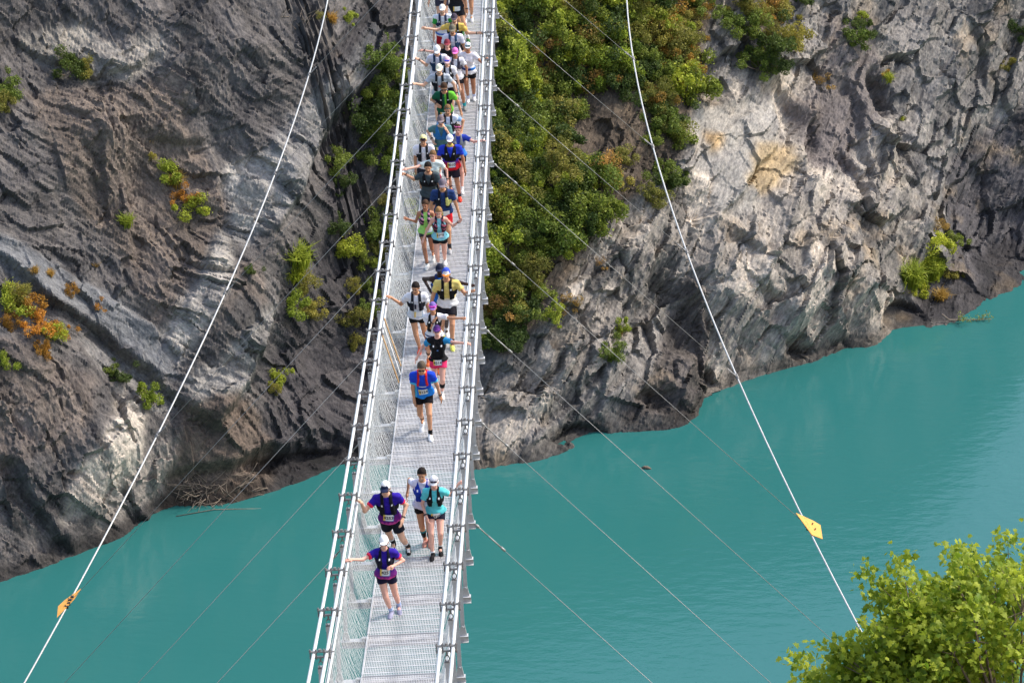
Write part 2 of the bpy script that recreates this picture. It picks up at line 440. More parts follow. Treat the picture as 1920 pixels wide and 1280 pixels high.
ZONES = [
 ([(950,-200),(1950,-300),(2300,-300),(2300,700),(1690,640),(1500,700),(1000,900),(860,900),(900,700),(1000,560),(1050,400),(950,200)], (0.190,0.179,0.168), 0.85, 0.75),
 ([(40,170),(330,150),(420,400),(430,560),(260,530),(120,340)], (0.140,0.116,0.100), 0.30, 0.35),
 ([(0,640),(60,680),(180,720),(140,840),(0,900),(-200,900),(-200,650)], (0.135,0.114,0.102), 0.25, 0.35),
 ([(330,480),(470,500),(500,580),(430,560),(380,640),(300,600),(250,520)], (0.135,0.114,0.102), 0.3, 0.35),
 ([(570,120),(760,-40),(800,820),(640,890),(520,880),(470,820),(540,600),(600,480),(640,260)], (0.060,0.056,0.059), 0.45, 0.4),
 ([(30,50),(160,40),(200,90),(290,80),(300,130),(190,150),(90,120),(40,80)], (0.22,0.205,0.185), 0.6, 0.5),
 ([(690,60),(720,30),(715,110),(640,190),(600,280),(560,380),(520,430),(450,470),(420,440),(425,360),(480,290),(560,190)], (0.19,0.185,0.182), 0.9, 0.7),
 ([(425,330),(490,290),(530,300),(500,360),(480,430),(430,440)], (0.26,0.25,0.235), 0.8, 0.5),
 ([(415,420),(434,440),(418,520),(375,610),(335,690),(300,670),(325,600),(372,510)], (0.34,0.32,0.295), 0.9, 0.45),
 ([(520,560),(500,620),(470,690),(415,800),(370,790),(345,725),(400,680),(450,620)], (0.25,0.238,0.222), 0.9, 0.5),
 ([(-60,420),(0,445),(60,470),(180,540),(300,615),(315,660),(345,725),(290,690),(190,610),(90,560),(-60,490)], (0.150,0.155,0.165), 0.30, 0.3, 0.15),
 ([(150,630),(270,670),(330,740),(320,775),(260,740),(180,690)], (0.190,0.183,0.178), 0.55, 0.4),
 ([(215,735),(262,740),(268,860),(240,905),(170,960),(110,985),(105,930),(180,850)], (0.37,0.335,0.295), 1.0, 0.45),
 ([(300,820),(350,800),(330,880),(250,960),(160,990),(170,960),(250,900)], (0.215,0.195,0.178), 1.0, 0.5),
 ([(340,770),(460,750),(530,850),(500,935),(320,965),(315,880)], (0.125,0.098,0.080), 0.2, 0.3),
 ([(1060,480),(1200,400),(1290,330),(1310,180),(1400,130),(1560,110),(1640,110),(1700,250),(1720,420),(1690,560),(1640,650),(1500,700),(1310,760),(1240,560),(1150,640),(1000,790),(900,880),(900,760),(1000,640)], (0.285,0.258,0.228), 1.0, 0.85),
 ([(1290,215),(1455,170),(1440,330),(1400,420),(1310,430),(1288,330)], (0.270,0.256,0.234), 0.30, 0.3, 0.08),
 ([(1400,280),(1485,272),(1470,320),(1400,385),(1375,365)], (0.34,0.265,0.165), 0.25, 0.3, 0.08),
 ([(1310,265),(1345,258),(1335,295),(1308,305)], (0.38,0.27,0.15), 0.25, 0.3, 0.08),
 ([(1270,330),(1310,340),(1300,470),(1270,470)], (0.46,0.41,0.35), 0.8, 0.4),
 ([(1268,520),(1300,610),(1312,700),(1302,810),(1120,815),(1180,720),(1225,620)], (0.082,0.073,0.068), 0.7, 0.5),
 ([(1560,30),(1640,20),(1670,200),(1600,260),(1530,170)], (0.16,0.142,0.135), 0.4, 0.4),
 ([(1490,200),(1540,150),(1610,260),(1600,330),(1510,330)], (0.150,0.132,0.126), 0.3, 0.3),
 ([(1800,290),(1950,180),(2300,150),(2300,560),(1920,545),(1780,620),(1685,610),(1730,540),(1790,460)], (0.085,0.080,0.084), 0.9, 0.6),
 ([(930,-200),(1320,-200),(1340,60),(1290,190),(1240,330),(1120,420),(1030,560),(930,680),(880,660),(890,300)], (0.105,0.083,0.064), 0.35, 0.3),
]
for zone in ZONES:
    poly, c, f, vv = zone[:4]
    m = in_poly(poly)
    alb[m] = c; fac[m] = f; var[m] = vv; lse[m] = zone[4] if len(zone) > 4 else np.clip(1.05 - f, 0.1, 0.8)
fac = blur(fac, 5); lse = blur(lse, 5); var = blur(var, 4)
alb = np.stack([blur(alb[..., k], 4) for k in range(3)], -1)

# bedding: right rock dips up to the right, left bank has a steeper set
right_w = np.clip((GU + 4.0) / 2.5, 0, 1)
ca, sa = np.cos(np.radians(40)), np.sin(np.radians(40))
cb, sb = np.cos(np.radians(126)), np.sin(np.radians(126))
A1 = (GU * ca + GV * sa) * right_w + (GU * cb + GV * sb) * (1 - right_w)   # along bedding
B1 = (-GU * sa + GV * ca) * right_w + (-GU * sb + GV * cb) * (1 - right_w)  # across
bend = 1.8 * fbm(GU * 0.10, GV * 0.10, 91, 3, 0.5)
A1 = A1 + 0.5 * bend * (1 - right_w); B1 = B1 + bend * (1.1 - 0.95 * right_w)
patch_ = np.clip(fbm(GU * 0.16, GV * 0.16, 95, 4, 0.55) * 2.2 + 0.45, 0.12, 1)
jw = 0.5 * fbm(GU * 0.22, GV * 0.22, 71, 3); jb = 0.22 * fbm(GU * 0.7, GV * 0.7, 81, 3)
h1, r1, e1 = facets(A1 / 5.8 + jw, B1 / 2.6 + jb, 101, 1.6, 0.32)
h2, r2, q2, e2 = blocks(A1 / 2.4 + jw * .5, B1 / 0.95 + jw * 1.2 + jb, 131, 1.3, 0.40)
h3, r3, q3, e3 = blocks(A1 / 0.95 + jw, B1 / 0.36 + jw * 3 + jb * 1.6, 161, 1.2, 0.45)
h5, r5, e5 = facets(A1 / 2.3 + jw * .4, B1 / 1.15 + jb * .5, 311, 1.7, 0.30)
h4, r4, q4, e4 = blocks(A1 / 0.62 + jw * 2, B1 / 0.21 + jw * 4 + jb * 2.5, 191, 1.3, 0.5)
rough = fbm(GU * 0.9, GV * 0.9, 201, 6, 0.55)
streak = fbm(GU * 1.3 + 0.25 * GV, GV * 0.28, 221, 5, 0.55, True)      # rills down the loose slopes
flake = fbm(A1 * 0.9, B1 * 3.2, 281, 4, 0.6, True)
grain = fbm(GU * 4.2, GV * 2.6, 241, 3, 0.6)
NN = low(GU, GV)
LOWN = NN.copy()
blocky = fac * ((0.50 + 0.25 * right_w) * h1 + 0.34 * h5 + 0.17 * h2 + 0.10 * h3 + 0.05 * patch_ * h4)
cmask = np.clip(fbm(GU * 0.45, GV * 0.45, 261, 4) * 2.2 + 0.1, 0, 1)
crack = cmask * fac * np.clip(fac * 1.4 - 0.35, 0, 1) * (-0.20 * np.exp(-(e1 / 0.03) ** 2) - 0.14 * np.exp(-(e2 / 0.045) ** 2))
loose = lse * (0.08 * streak + 0.42 * fbm(GU * 0.22, GV * 0.22, 205, 3, 0.4) + 0.07 * flake + 0.16 * h5 + patch_ * (0.07 * h4 + 0.09 * h3 + 0.14 * h2))
shore_f = np.clip(((ORI + GU[..., None] * EU + GV[..., None] * EV + NN[..., None] * EN)[..., 2] - WZ) / 2.2 + 0.12, 0.12, 1)
blocky = blocky * shore_f; loose = loose * np.sqrt(shore_f)
NN = NN + blocky + crack + loose + 0.10 * rough * fac + 0.015 * grain + 0.08 * fac * flake
# undercut hollows at the waterline and dark clefts
def hollow(px, ru, rv, depth):
    u, v = px_uv(px)
    return -depth * np.exp(-(((WU - u) / ru) ** 2 + ((WV - v) / rv) ** 2) ** 2)
for px, ru, rv, dp in [((1248,738),1.25,1.7,-1.1),((600,838),2.6,.7,.8),((505,850),1.3,.6,1.0),((1690,592),1.0,.8,1.8),((1235,600),1.2,2.0,.3),((1190,775),.8,.6,.8),((1315,730),.35,.9,1.0),((1060,830),1.0,.5,1.3),((1480,665),.8,.6,1.0),((1655,170),.7,1.2,1.2),((1590,330),.5,1.6,.8),((1500,240),.8,2.2,.6),((350,560),.9,2.0,.3)]:
    NN = NN + hollow(px, ru, rv, dp)
# ledges and clefts traced along the cliff: one side stands proud of the other
def ledge(poly, step, reach_up=2.2, reach_dn=0.9, side=1):
    P = np.array([px_uv(q, 0.5) for q in poly])
    best = np.full(GU.shape, 1e9); sg = np.zeros(GU.shape); tt = np.zeros(GU.shape)
    for i in range(len(P) - 1):
        d = P[i + 1] - P[i]; L2 = d @ d
        t = np.clip(((WU2 - P[i, 0]) * d[0] + (WV2 - P[i, 1]) * d[1]) / L2, 0, 1)
        ex = WU2 - P[i, 0] - t * d[0]; ey = WV2 - P[i, 1] - t * d[1]
        dist = np.sqrt(ex * ex + ey * ey); m = dist < best
        cr = d[0] * ey - d[1] * ex
        best = np.where(m, dist, best); sg = np.where(m, np.sign(cr), sg)
        tt = np.where(m, (i + t) / (len(P) - 1), tt)
    sg = sg * side
    fade = np.clip(np.minimum(tt, 1 - tt) * 6, 0, 1)
    sd_ = np.tanh(sg * best / 0.13)
    return (0.85 - 0.2 * right_w) * fade * step * np.where(sg > 0, sd_ * np.exp(-(best / reach_up)), 0.7 * sd_ * np.exp(-(best / reach_dn)))
WU2 = GU + 0.22 * fbm(GU * 0.9, GV * 0.9, 433, 4, 0.6); WV2 = GV + 0.22 * fbm(GU * 0.9, GV * 0.9, 443, 4, 0.6)
for poly, st, ru_, rd_, sd in [
 ([(-20,850),(25,880),(60,935),(110,1000),(155,1030)], .8, 2.0, .8, 1), ([(240,890),(262,925),(280,955),(310,960)], .6, 1.2, .7, 1),
 ([(-40,460),(30,500),(90,560),(200,622),(290,690),(345,760),(400,800),(430,815)], .75, 1.6, .8, 1),
 ([(-40,415),(60,465),(180,535),(300,612),(320,650)], .35, .8, 1.6, -1),
 ([(505,450),(560,370),(600,280),(650,190),(715,110)], .9, 1.4, 1.6, 1), ([(400,800),(440,760),(490,670),(525,560)], .8, 1.4, 1.5, 1),
 ([(300,670),(340,590),(380,500),(415,425)], .35, .7, 1.0, -1),
 ([(310,890),(380,866),(450,862),(520,842),(600,826),(700,832)], .55, 1.6, .8, 1), ([(30,55),(75,85),(110,105),(140,100)], .6, 1.2, .7, 1), ([(190,100),(200,140),(250,130),(290,95)], .5, 1.2, .8, 1),
 ([(205,170),(240,260),(250,380),(260,520)], .5, 1.6, 1.6, -1), ([(110,180),(180,240),(200,330),(215,450)], .4, 1.2, 1.2, 1),
 ([(290,255),(330,262),(400,262)], .35, 1.4, .7, 1), ([(395,270),(415,320),(420,400)], .45, .9, .9, -1),
 ([(1300,450),(1360,390),(1400,330),(1455,280),(1470,190)], .8, 2.2, 1.2, 1), ([(1295,290),(1330,262),(1385,222),(1450,175)], .45, 1.5, .9, -1), ([(1305,330),(1360,290),(1420,250)], .3, 1.2, .7, -1), ([(1380,400),(1440,345),(1490,300)], .4, 1.0, .8, 1),
 ([(1495,340),(1510,270),(1545,190),(1550,110)], .8, 1.4, 1.4, 1), ([(1600,120),(1622,200),(1618,290),(1640,350)], .9, 1.0, .9, 1), ([(1640,150),(1655,230),(1700,300)], .7, 1.4, .9, -1),
 ([(1262,520),(1290,570),(1308,650),(1312,745)], .7, 2.0, 1.0, -1), ([(1220,700),(1250,665),(1295,675)], .6, 1.6, 1.0, -1),
 ([(1340,440),(1375,480),(1400,500),(1410,470)], .8, 1.2, .8, 1), ([(1480,640),(1500,600),(1530,560),(1560,530)], .7, 1.2, .9, 1), ([(1570,650),(1575,590),(1600,560),(1655,545)], .7, 1.2, .8, 1), ([(1380,540),(1430,580),(1460,640)], .6, 1.2, .8, 1),
 ([(1700,240),(1740,275),(1790,250),(1810,200)], .6, 1.4, .9, 1), ([(1690,320),(1730,340),(1760,300)], .6, 1.2, .8, 1), ([(1800,230),(1790,330),(1760,400),(1740,440)], .8, 1.6, 1.4, -1), ([(1840,30),(1870,90),(1880,160)], .6, 1.2, 1.0, 1), ([(1400,660),(1440,600),(1470,520),(1480,430)], .6, 1.4, 1.0, -1),
 ([(890,835),(950,780),(1010,735),(1080,640)], .6, 1.4, .9, -1), ([(925,878),(1010,800),(1070,760),(1120,690),(1150,620)], .7, 1.4, .9, -1), ([(1000,868),(1075,805),(1130,740),(1170,690)], .7, 1.2, .9, -1), ([(1030,560),(1090,530),(1150,470),(1200,440)], .6, 1.6, 1.0, -1), ([(1090,620),(1100,560),(1130,520)], .5, 1.0, .8, 1), ([(1180,600),(1200,540),(1215,480)], .5, 1.0, .9, 1)]:
    NN = NN + ledge(poly, st, ru_, rd_, sd)
zlow = (ORI + GU[..., None] * EU + GV[..., None] * EV + LOWN[..., None] * EN)[..., 2]
NN = np.where(zlow > WZ, np.maximum(NN, LOWN - (zlow - WZ) / EN[2] * 0.8), NN)
# colours: block to block differences, soil in the lows, damp band at the waterline
vr = (0.24 * r1 + 0.26 * r5 + 0.10 * r2 + 0.14 * q2 + 0.13 * r3 + 0.07 * q3 + 0.06 * r4 - 0.5) * 2.6
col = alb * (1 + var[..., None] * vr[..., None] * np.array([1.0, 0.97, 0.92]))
ochre = np.clip(fbm(GU * 0.55, GV * 0.55, 301, 4) * 2.4 - 0.55, 0, 1) * np.clip(fac, 0, 1) * right_w
col = col * (1 - 0.45 * ochre[..., None]) + ochre[..., None] * 0.45 * np.array([0.36, 0.27, 0.17])
vein = np.clip(fbm(A1 * 0.5, B1 * 2.4, 331, 4) * 2.6 - 0.9, 0, 1)
col = col * (1 + 0.35 * vein[..., None])
stain = np.clip(fbm(GU * 0.8, GV * 0.22, 351, 4) * 2.2 - 0.5, 0, 1)
col = col * (1 - 0.38 * stain[..., None])
PT = ORI + GU[..., None] * EU + GV[..., None] * EV + NN[..., None] * EN
# sideways kick so blocks overhang a little
PT = PT + (0.16 * fac * (r2 - 0.5))[..., None] * EU + (0.18 * fac * (r1 - 0.5))[..., None] * EV
damp = np.clip((PT[..., 2] - (WZ + 0.45 + 0.35 * fbm(GU * 0.7, GV * 0.7, 371, 3))) / 0.5, 0, 1)
col = col * (0.42 + 0.58 * damp[..., None])
col = np.clip(col, 0.02, 0.75)
nu, nv = GU.shape
idx = np.arange(nu * nv).reshape(nu, nv)
quads = np.stack([idx[:-1, :-1], idx[1:, :-1], idx[1:, 1:], idx[:-1, 1:]], -1).reshape(-1, 4)
# keep only what stands above the lake bed
zq = PT[..., 2].reshape(-1)[quads].max(1)
quads = quads[zq > WZ - 1.2]
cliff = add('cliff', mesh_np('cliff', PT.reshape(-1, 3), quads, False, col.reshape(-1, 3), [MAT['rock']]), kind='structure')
ba = cliff.data.attributes.new('bed', 'FLOAT_VECTOR', 'POINT')
ba.data.foreach_set('vector', np.stack([A1, B1, NN], -1).astype(np.float32).ravel())

def surf(u, v):
    x = np.clip((u - gu[0]) / DU, 0, nu - 2); y = np.clip((v - gv[0]) / DU, 0, nv - 2)
    return NN[int(x), int(y)]
def cliff_hit(px):
    """first point of the cliff along a pixel's line of sight"""
    d = ray(px); d = d / np.linalg.norm(d)
    t = np.arange(150, 280, 0.12)
    c = to_uvn(CAM + t[:, None] * d)
    i = np.clip(((c[:, 0] - gu[0]) / DU).astype(int), 0, nu - 1); j = np.clip(((c[:, 1] - gv[0]) / DU).astype(int), 0, nv - 1)
    k = np.argmax(c[:, 2] <= NN[i, j])
    return CAM + t[k] * d, (c[k, 0], c[k, 1])

# ------------------------------------------------------------------ lake and the near bank under the camera
S_ = 900.0
add('water', mesh_np('water', [(-S_, -60, WZ), (S_, -60, WZ), (S_, S_, WZ), (-S_, S_, WZ)], [(0, 1, 2, 3)], False, None, [MAT['water']]), kind='structure')
bu = np.linspace(-90, 90, 121); bv = np.linspace(-140, 12, 101)
BU, BV = np.meshgrid(bu, bv, indexing='ij')
def bank_z(x, y):
    return 31.5 - np.clip(y + 88, -20, None) * 0.84 + 0.0 * x
BZ = bank_z(BU, BV) + 1.1 * fbm(BU * 0.12, BV * 0.12, 401, 5)
bcol = np.array([0.12, 0.11, 0.08]) * (1 + 0.35 * fbm(BU * 0.4, BV * 0.4, 411, 4))[..., None]
bi = np.arange(BU.size).reshape(BU.shape)
add('near_bank', mesh_np('near_bank', np.stack([BU, BV, BZ], -1).reshape(-1, 3),
    np.stack([bi[:-1, :-1], bi[1:, :-1], bi[1:, 1:], bi[:-1, 1:]], -1).reshape(-1, 4), False, bcol.reshape(-1, 3), [MAT['soil']]), kind='structure')
# ------------------------------------------------------------------ the footbridge
BC, BY0, BTW = 0.00206825, 6.754, 0.0307636
DST, HCAB, WI, WO, WBEAM, HRAIL, WRAIL, WDECK = 1.868071, 2.15054, 0.89181, 1.09963, 1.12, 1.38, 0.957, 0.635
DECK_T = 0.075                                   # grating top above the beam datum
def bz(X, Y):
    return BC * (Y - BY0) ** 2 - BC * BY0 ** 2 + BTW * X
S_FAR, S_NEAR = -9, 30
stations = list(range(S_FAR, S_NEAR + 1))
def sp(s, X, h):
    Y = -DST * s
    return np.array([X, Y, bz(X, Y) + h])
bridge = add('suspension_footbridge', None, label='long narrow steel suspension footbridge with grated deck and wire net sides, over the lake', category='bridge')
fine = np.arange(S_FAR - .3, S_NEAR + .31, 0.25)
for sx in (-1, 1):
    for w in (WI, WO):
        mb = MB(); mb.tube([sp(s, sx * w, HCAB) for s in fine], 0.030, 10)
        add('main_cable', mb.mesh('main_cable', MAT['tube'], True), bridge)
    mb = MB(); mb.tube([sp(s, sx * WRAIL, HRAIL) for s in fine], 0.021, 8)
    add('handrail', mb.mesh('handrail', MAT['tube'], True), bridge)
    mb = MB()                                     # angle that edges the deck
    for k in range(len(stations) - 1):
        a = sp(stations[k] + .01, sx * (WDECK + .012), DECK_T - .01); b = sp(stations[k + 1] - .01, sx * (WDECK + .012), DECK_T - .01)
        mb.bar(a, b, 0.02, 0.09)
    add('deck_edge', mb.mesh('deck_edge', MAT['steel']), bridge)

# one clamp, hanger, beam and panel mesh, shared by all stations
def clamp_mesh():
    mb = MB(); mid = (WI + WO) / 2
    mb.box((-0.17, -0.028, -0.058), (0.17, 0.028, -0.036))
    mb.box((-0.17, -0.028, 0.034), (0.17, 0.028, 0.050))
    for x in (-0.155, -0.062, 0.062, 0.155):
        mb.tube([(x, 0, -0.085), (x, 0, 0.085)], 0.012, 6)
        mb.tube([(x, 0, 0.050), (x, 0, 0.072)], 0.021, 6)
    mb.tube([(0, 0, 0.05), (0, 0, 0.085)], 0.028, 6)
    mb.tube([(0, 0, -0.058), (0, 0, -0.13)], 0.016, 6)
    return mb.mesh('clamp', MAT['clamp'])
CL = clamp_mesh()
def shackle_mesh():
    mb = MB()
    th = np.linspace(0, 2 * math.pi, 13)
    mb.tube(np.stack([0.035 * np.cos(th), 0 * th, -0.17 + 0.055 * np.sin(th)], -1), 0.010, 6, False)
    mb.tube([(-0.05, 0, -0.235), (0.05, 0, -0.235)], 0.014, 6)
    return mb.mesh('shackle', MAT['clamp'], True)
SH = shackle_mesh()
def rot_from(z, xh):
    z = np.asarray(z, float); z /= np.linalg.norm(z)
    y = np.cross(z, xh); y /= np.linalg.norm(y); x = np.cross(y, z)
    return Matrix(((x[0], y[0], z[0]), (x[1], y[1], z[1]), (x[2], y[2], z[2])))
def hanger_mesh(L):
    mb = MB()
    mb.box((-0.036, -0.008, 0.13), (0.036, 0.008, L - 0.24))
    mb.box((-0.045, -0.018, L - 0.33), (0.045, -0.0085, L - 0.20))
    mb.box((-0.045, 0.0085, L - 0.33), (0.045, 0.018, L - 0.20))
    mb.tube([(0, -0.035, 0.17), (0, 0.035, 0.17)], 0.022, 8)
    # gusset foot
    V = [(-0.07, -0.012, 0.0), (0.07, -0.012, 0.0), (0.038, -0.012, 0.19), (-0.038, -0.012, 0.19)]
    V += [(a, 0.012, c) for a, _, c in V]
    mb._add(V, [(0, 1, 2, 3), (7, 6, 5, 4), (0, 4, 5, 1), (1, 5, 6, 2), (2, 6, 7, 3), (3, 7, 4, 0)])
    return mb.mesh('hanger', MAT['steel'])
def beam_mesh():
    mb = MB()
    mb.box((-WBEAM, -0.055, -0.010), (WBEAM, 0.055, 0.0))
    mb.box((-WBEAM, -0.055, -0.130), (WBEAM, 0.055, -0.120))
    mb.box((-WBEAM, -0.006, -0.120), (WBEAM, 0.006, -0.010))
    for sx in (-1, 1):
        mb.box((sx * 0.70 - .05, -0.03, 0.0), (sx * 0.70 + .05, 0.03, 0.05))
    return mb.mesh('cross_beam', MAT['steel'])
BM = beam_mesh()
MIDC = (WI + WO) / 2
HB = 1.03
LH = math.dist((HB, 0), (MIDC, HCAB)) - 0.02
HG = hanger_mesh(LH)
def bracket_mesh():
    mb = MB()
    mb.box((-0.10, -0.022, -0.03), (0.028, 0.022, -0.021))
    mb.box((-0.028, -0.022, 0.021), (0.028, 0.022, 0.030))
    mb.tube([(-0.1, 0, -0.05), (-0.1, 0, 0.04)], 0.014, 6)
    return mb.mesh('rail_bracket', MAT['clamp'])
BK = bracket_mesh()
tw_ang = math.atan(BTW)
for s in stations:
    Y = -DST * s
    slope = math.atan(2 * BC * (Y - BY0))
    c = sp(s, 0, 0)
    Rb = Matrix.Rotation(-tw_ang, 4, 'Y')
    add('cross_beam', BM, bridge, M=Matrix.Translation(Vector(c)) @ Rb)
    for sx in (-1, 1):
        pc = sp(s, sx * MIDC, HCAB)
        k = add('cable_clamp', CL, bridge, M=Matrix.Translation(Vector(pc)) @ Matrix.Rotation(slope, 4, 'X') @ Rb)
        add('shackle', SH, k)
        pb = sp(s, sx * HB, 0.001)
        M = rot_from(pc - pb, np.array([0.0, 1.0, 0.0]) if False else np.array([1.0, 0, 0])).to_4x4()
        M.translation = Vector(pb)
        add('hanger', HG, bridge, M=M)
        pr = sp(s, sx * WRAIL, HRAIL)
        add('rail_bracket', BK, bridge, M=Matrix.Translation(Vector(pr)) @ Matrix.Rotation(0 if sx > 0 else math.pi, 4, 'Z') @ Matrix.Rotation(slope * sx, 4, 'X') @ Matrix.Rotation(math.pi, 4, 'Z'))

def grating_mesh():
    mb = MB(); L = DST - 0.012
    for x in np.linspace(-WDECK, WDECK, 45):
        mb.box((x - 0.0055, 0, -0.030), (x + 0.0055, L, 0.0))
    n = 21
    for k in range(n):
        y = L * (k + 0.5) / n
        if k % 3 == 1:
            mb.box((-WDECK, y - 0.016, -0.005), (WDECK, y + 0.016, 0.0025))
        else:
            mb.box((-WDECK, y - 0.0045, -0.014), (WDECK, y + 0.0045, -0.0015))
    for y in (0.004, L - 0.004):
        mb.box((-WDECK, y - 0.004, -0.040), (WDECK, y + 0.004, 0.001))
    return mb.mesh('grating_panel', MAT['grate'])
GRT = grating_mesh()
def net_mesh(sx):
    """wire net hung from the handrail and laced to the deck edge; local y runs along the bay"""
    mb = MB(); L = DST; r_ = random.Random(5)
    w = np.linspace(0, 1, 13)
    def surfp(y, w_):
        X = sx * (WRAIL + (WDECK + 0.03 - WRAIL) * (0.25 * w_ + 0.75 * w_ ** 2.2))
        z = HRAIL - 0.02 + (DECK_T - 0.02 - HRAIL + 0.02) * w_
        return np.stack([X, y, z], -1)
    step = 0.085
    for fam in (-1, 1):
        for k in np.arange(-0.62, L + 0.62, step):
            sl = 0.50 * fam
            y = k + sl * (w ** 1.35) + 0.012 * np.sin(w * 9 + k * 7) + r_.uniform(-.035, .035)
            ok = (y >= 0) & (y <= L)
            if ok.sum() < 2: continue
            i0, i1 = np.where(ok)[0][[0, -1]]
            mb.tube(surfp(y[i0:i1 + 1], w[i0:i1 + 1]), 0.0026, 3, False)
    for k in (0.0, 1.0):
        yy = np.linspace(0, L, 4); mb.tube(surfp(yy, np.full(4, k)), 0.004, 4, False)
    return mb.mesh('net_panel', MAT['wire'], False)
NET = {-1: net_mesh(-1), 1: net_mesh(1)}
for k in range(len(stations) - 1):
    s0, s1 = stations[k + 1], stations[k]           # s0 nearer the camera (smaller Y)
    p0, p1 = sp(s0, 0, DECK_T), sp(s1, 0, DECK_T)
    sl = math.atan2(p1[2] - p0[2], p1[1] - p0[1])
    Rm = Matrix.Rotation(-tw_ang, 4, 'Y') @ Matrix.Rotation(sl, 4, 'X')
    add('grating_panel', GRT, bridge, M=Matrix.Translation(Vector(p0 + np.array([0, 0.006, 0]))) @ Rm)
    q0 = sp(s0, 0, 0)
    sh = Matrix.Identity(4); sh[2][1] = (p1[2] - p0[2]) / (p1[1] - p0[1]); sh[2][0] = BTW
    for sx in (-1, 1):
        add('net_panel', NET[sx], bridge, M=Matrix.Translation(Vector(q0)) @ Rm)

# ------------------------------------------------------------------ wind guys: a side cable each way with ties to every third beam
def on_plane_y(px, Y):
    d = ray(px); return CAM + d * ((Y - CAM[1]) / d[1])
PLATE = {1: [(1490, 963), (1523, 978), (1536, 986), (1540, 1012), (1520, 1004)], -1: [(107, 1159), (109, 1138), (122, 1126), (152, 1105), (140, 1124)]}
guy_px = {1: {-9: (1176, -60), -6: (1188, 110), -3: (1222, 275), 0: (1290, 475), 3: (1381, 703), 6: (1512, 985)},
          -1: {-9: (620, -60), -6: (577, 142), -3: (521, 322), 0: (422, 550), 3: (290, 818), 6: (132, 1128)}}
for sx in (1, -1):
    side = 'upstream' if sx > 0 else 'downstream'
    pts = {s: on_plane_y(p, -DST * s) for s, p in guy_px[sx].items() if s >= -6}
    ys = np.array([p[1] for p in pts.values()])
    fx = np.polyfit(ys, [p[0] for p in pts.values()], 2); fz = np.polyfit(ys, [p[2] for p in pts.values()], 2)
    gp = lambda Y: np.array([np.polyval(fx, Y), Y, np.polyval(fz, Y)])
    for s in pts: pts[s] = gp(-DST * s)
    lab = ('thick white guy cable in front of the pale bluff, tied to the bridge' if sx > 0 else
           'thick white guy cable in front of the scree slope, tied to the bridge')
    guy = add('wind_guy', None, label=lab, category='cable')
    mb = MB(); mb.tube([gp(y) for y in np.linspace(22, -52, 60)], 0.0225, 8)
    add('cable', mb.mesh('cable', MAT['rope'], True), guy)
    for s in range(-9, 16, 3):
        a = sp(s, sx * WBEAM, -0.06); b = gp(-DST * s)
        d = (b - a) / np.linalg.norm(b - a)
        mb = MB(); mb.tube([a + d * 0.1, b - d * 0.06], 0.0065, 5)
        tie = add('tie_rope', mb.mesh('tie_rope', MAT['thin_rope'], True), guy)
        mb = MB()
        mb.tube([a - d * 0.02, a + d * 0.34], 0.011, 6)
        mb.tube([a + d * 0.34, a + d * 0.72], 0.015, 8)
        mb.tube([a + d * 0.70, a + d * 0.80], 0.026, 8)
        mb.tube([a + d * 0.02, a + d * 0.08], 0.03, 6)
        add('turnbuckle', mb.mesh('turnbuckle', MAT['thin_rope'], True), tie)
        t = gp(-DST * s + .2) - gp(-DST * s - .2); t /= np.linalg.norm(t)
        if s != 6:
            mb = MB()
            mb.tube([b - t * 0.09, b + t * 0.09], 0.045, 8)
            mb.tube([b - d * 0.20, b + d * 0.07], 0.022, 6)
            for q in (-.05, .05):
                mb.tube([b + t * q - np.array([0, 0, .07]), b + t * q + np.array([0, 0, .07])], 0.014, 5)
            th = np.linspace(0, 2 * math.pi, 11)
            mb.tube([b - d * 0.26 + d * 0.08 * math.cos(q) + t * 0.045 * math.sin(q) for q in th], 0.012, 5, False)
            add('rope_clamp', mb.mesh('rope_clamp', MAT['clamp'], True), guy)
        else:
            # orange triangular gusset plate clamped on the cable
            ez = np.cross(t, d); ez /= np.linalg.norm(ez)
            if ez[2] < 0: ez = -ez
            if sx < 0: ez = ez * .5 + np.array([.45, -.35, .8]); ez /= np.linalg.norm(ez)
            pl = PLATE[sx]
            P3 = [on_plane_y(q, -DST * 6) for q in pl]
            # lay the outline into the plane of cable and tie
            P3 = []
            for q in pl:
                dr = ray(q); tt = ((b - CAM) @ ez) / (dr @ ez); P3.append(CAM + dr * tt)
            P3 = np.array(P3); m = len(P3)
            V = np.vstack([P3 + ez * 0.045, P3 + ez * 0.030])
            mb = MB()
            mb._add(V, [(i, (i + 1) % m, m + (i + 1) % m, m + i) for i in range(m)], [(0, i, i + 1) for i in range(1, m - 1)] + [(m, m + i + 1, m + i) for i in range(1, m - 1)])
            plate = add('gusset_plate', mb.mesh('gusset_plate', MAT['orange']), guy, label='orange triangular steel plate')
            cen = P3.mean(0)
            for k in range(4):
                q = cen + t * (k - 1.5) * 0.10 + (0.05 if k % 2 else -0.02) * d
                mb = MB(); mb.tube([q + ez * 0.04, q + ez * 0.075], 0.016, 6)
                add('bolt', mb.mesh('bolt', MAT['dark']), plate)
            mb = MB()
            for k in range(4):
                q = b + t * (k - 1.5) * 0.11 - d * 0.03
                mb.box(q - 0.035, q + 0.035)
            add('jaw', mb.mesh('jaw', MAT['dark']), plate)

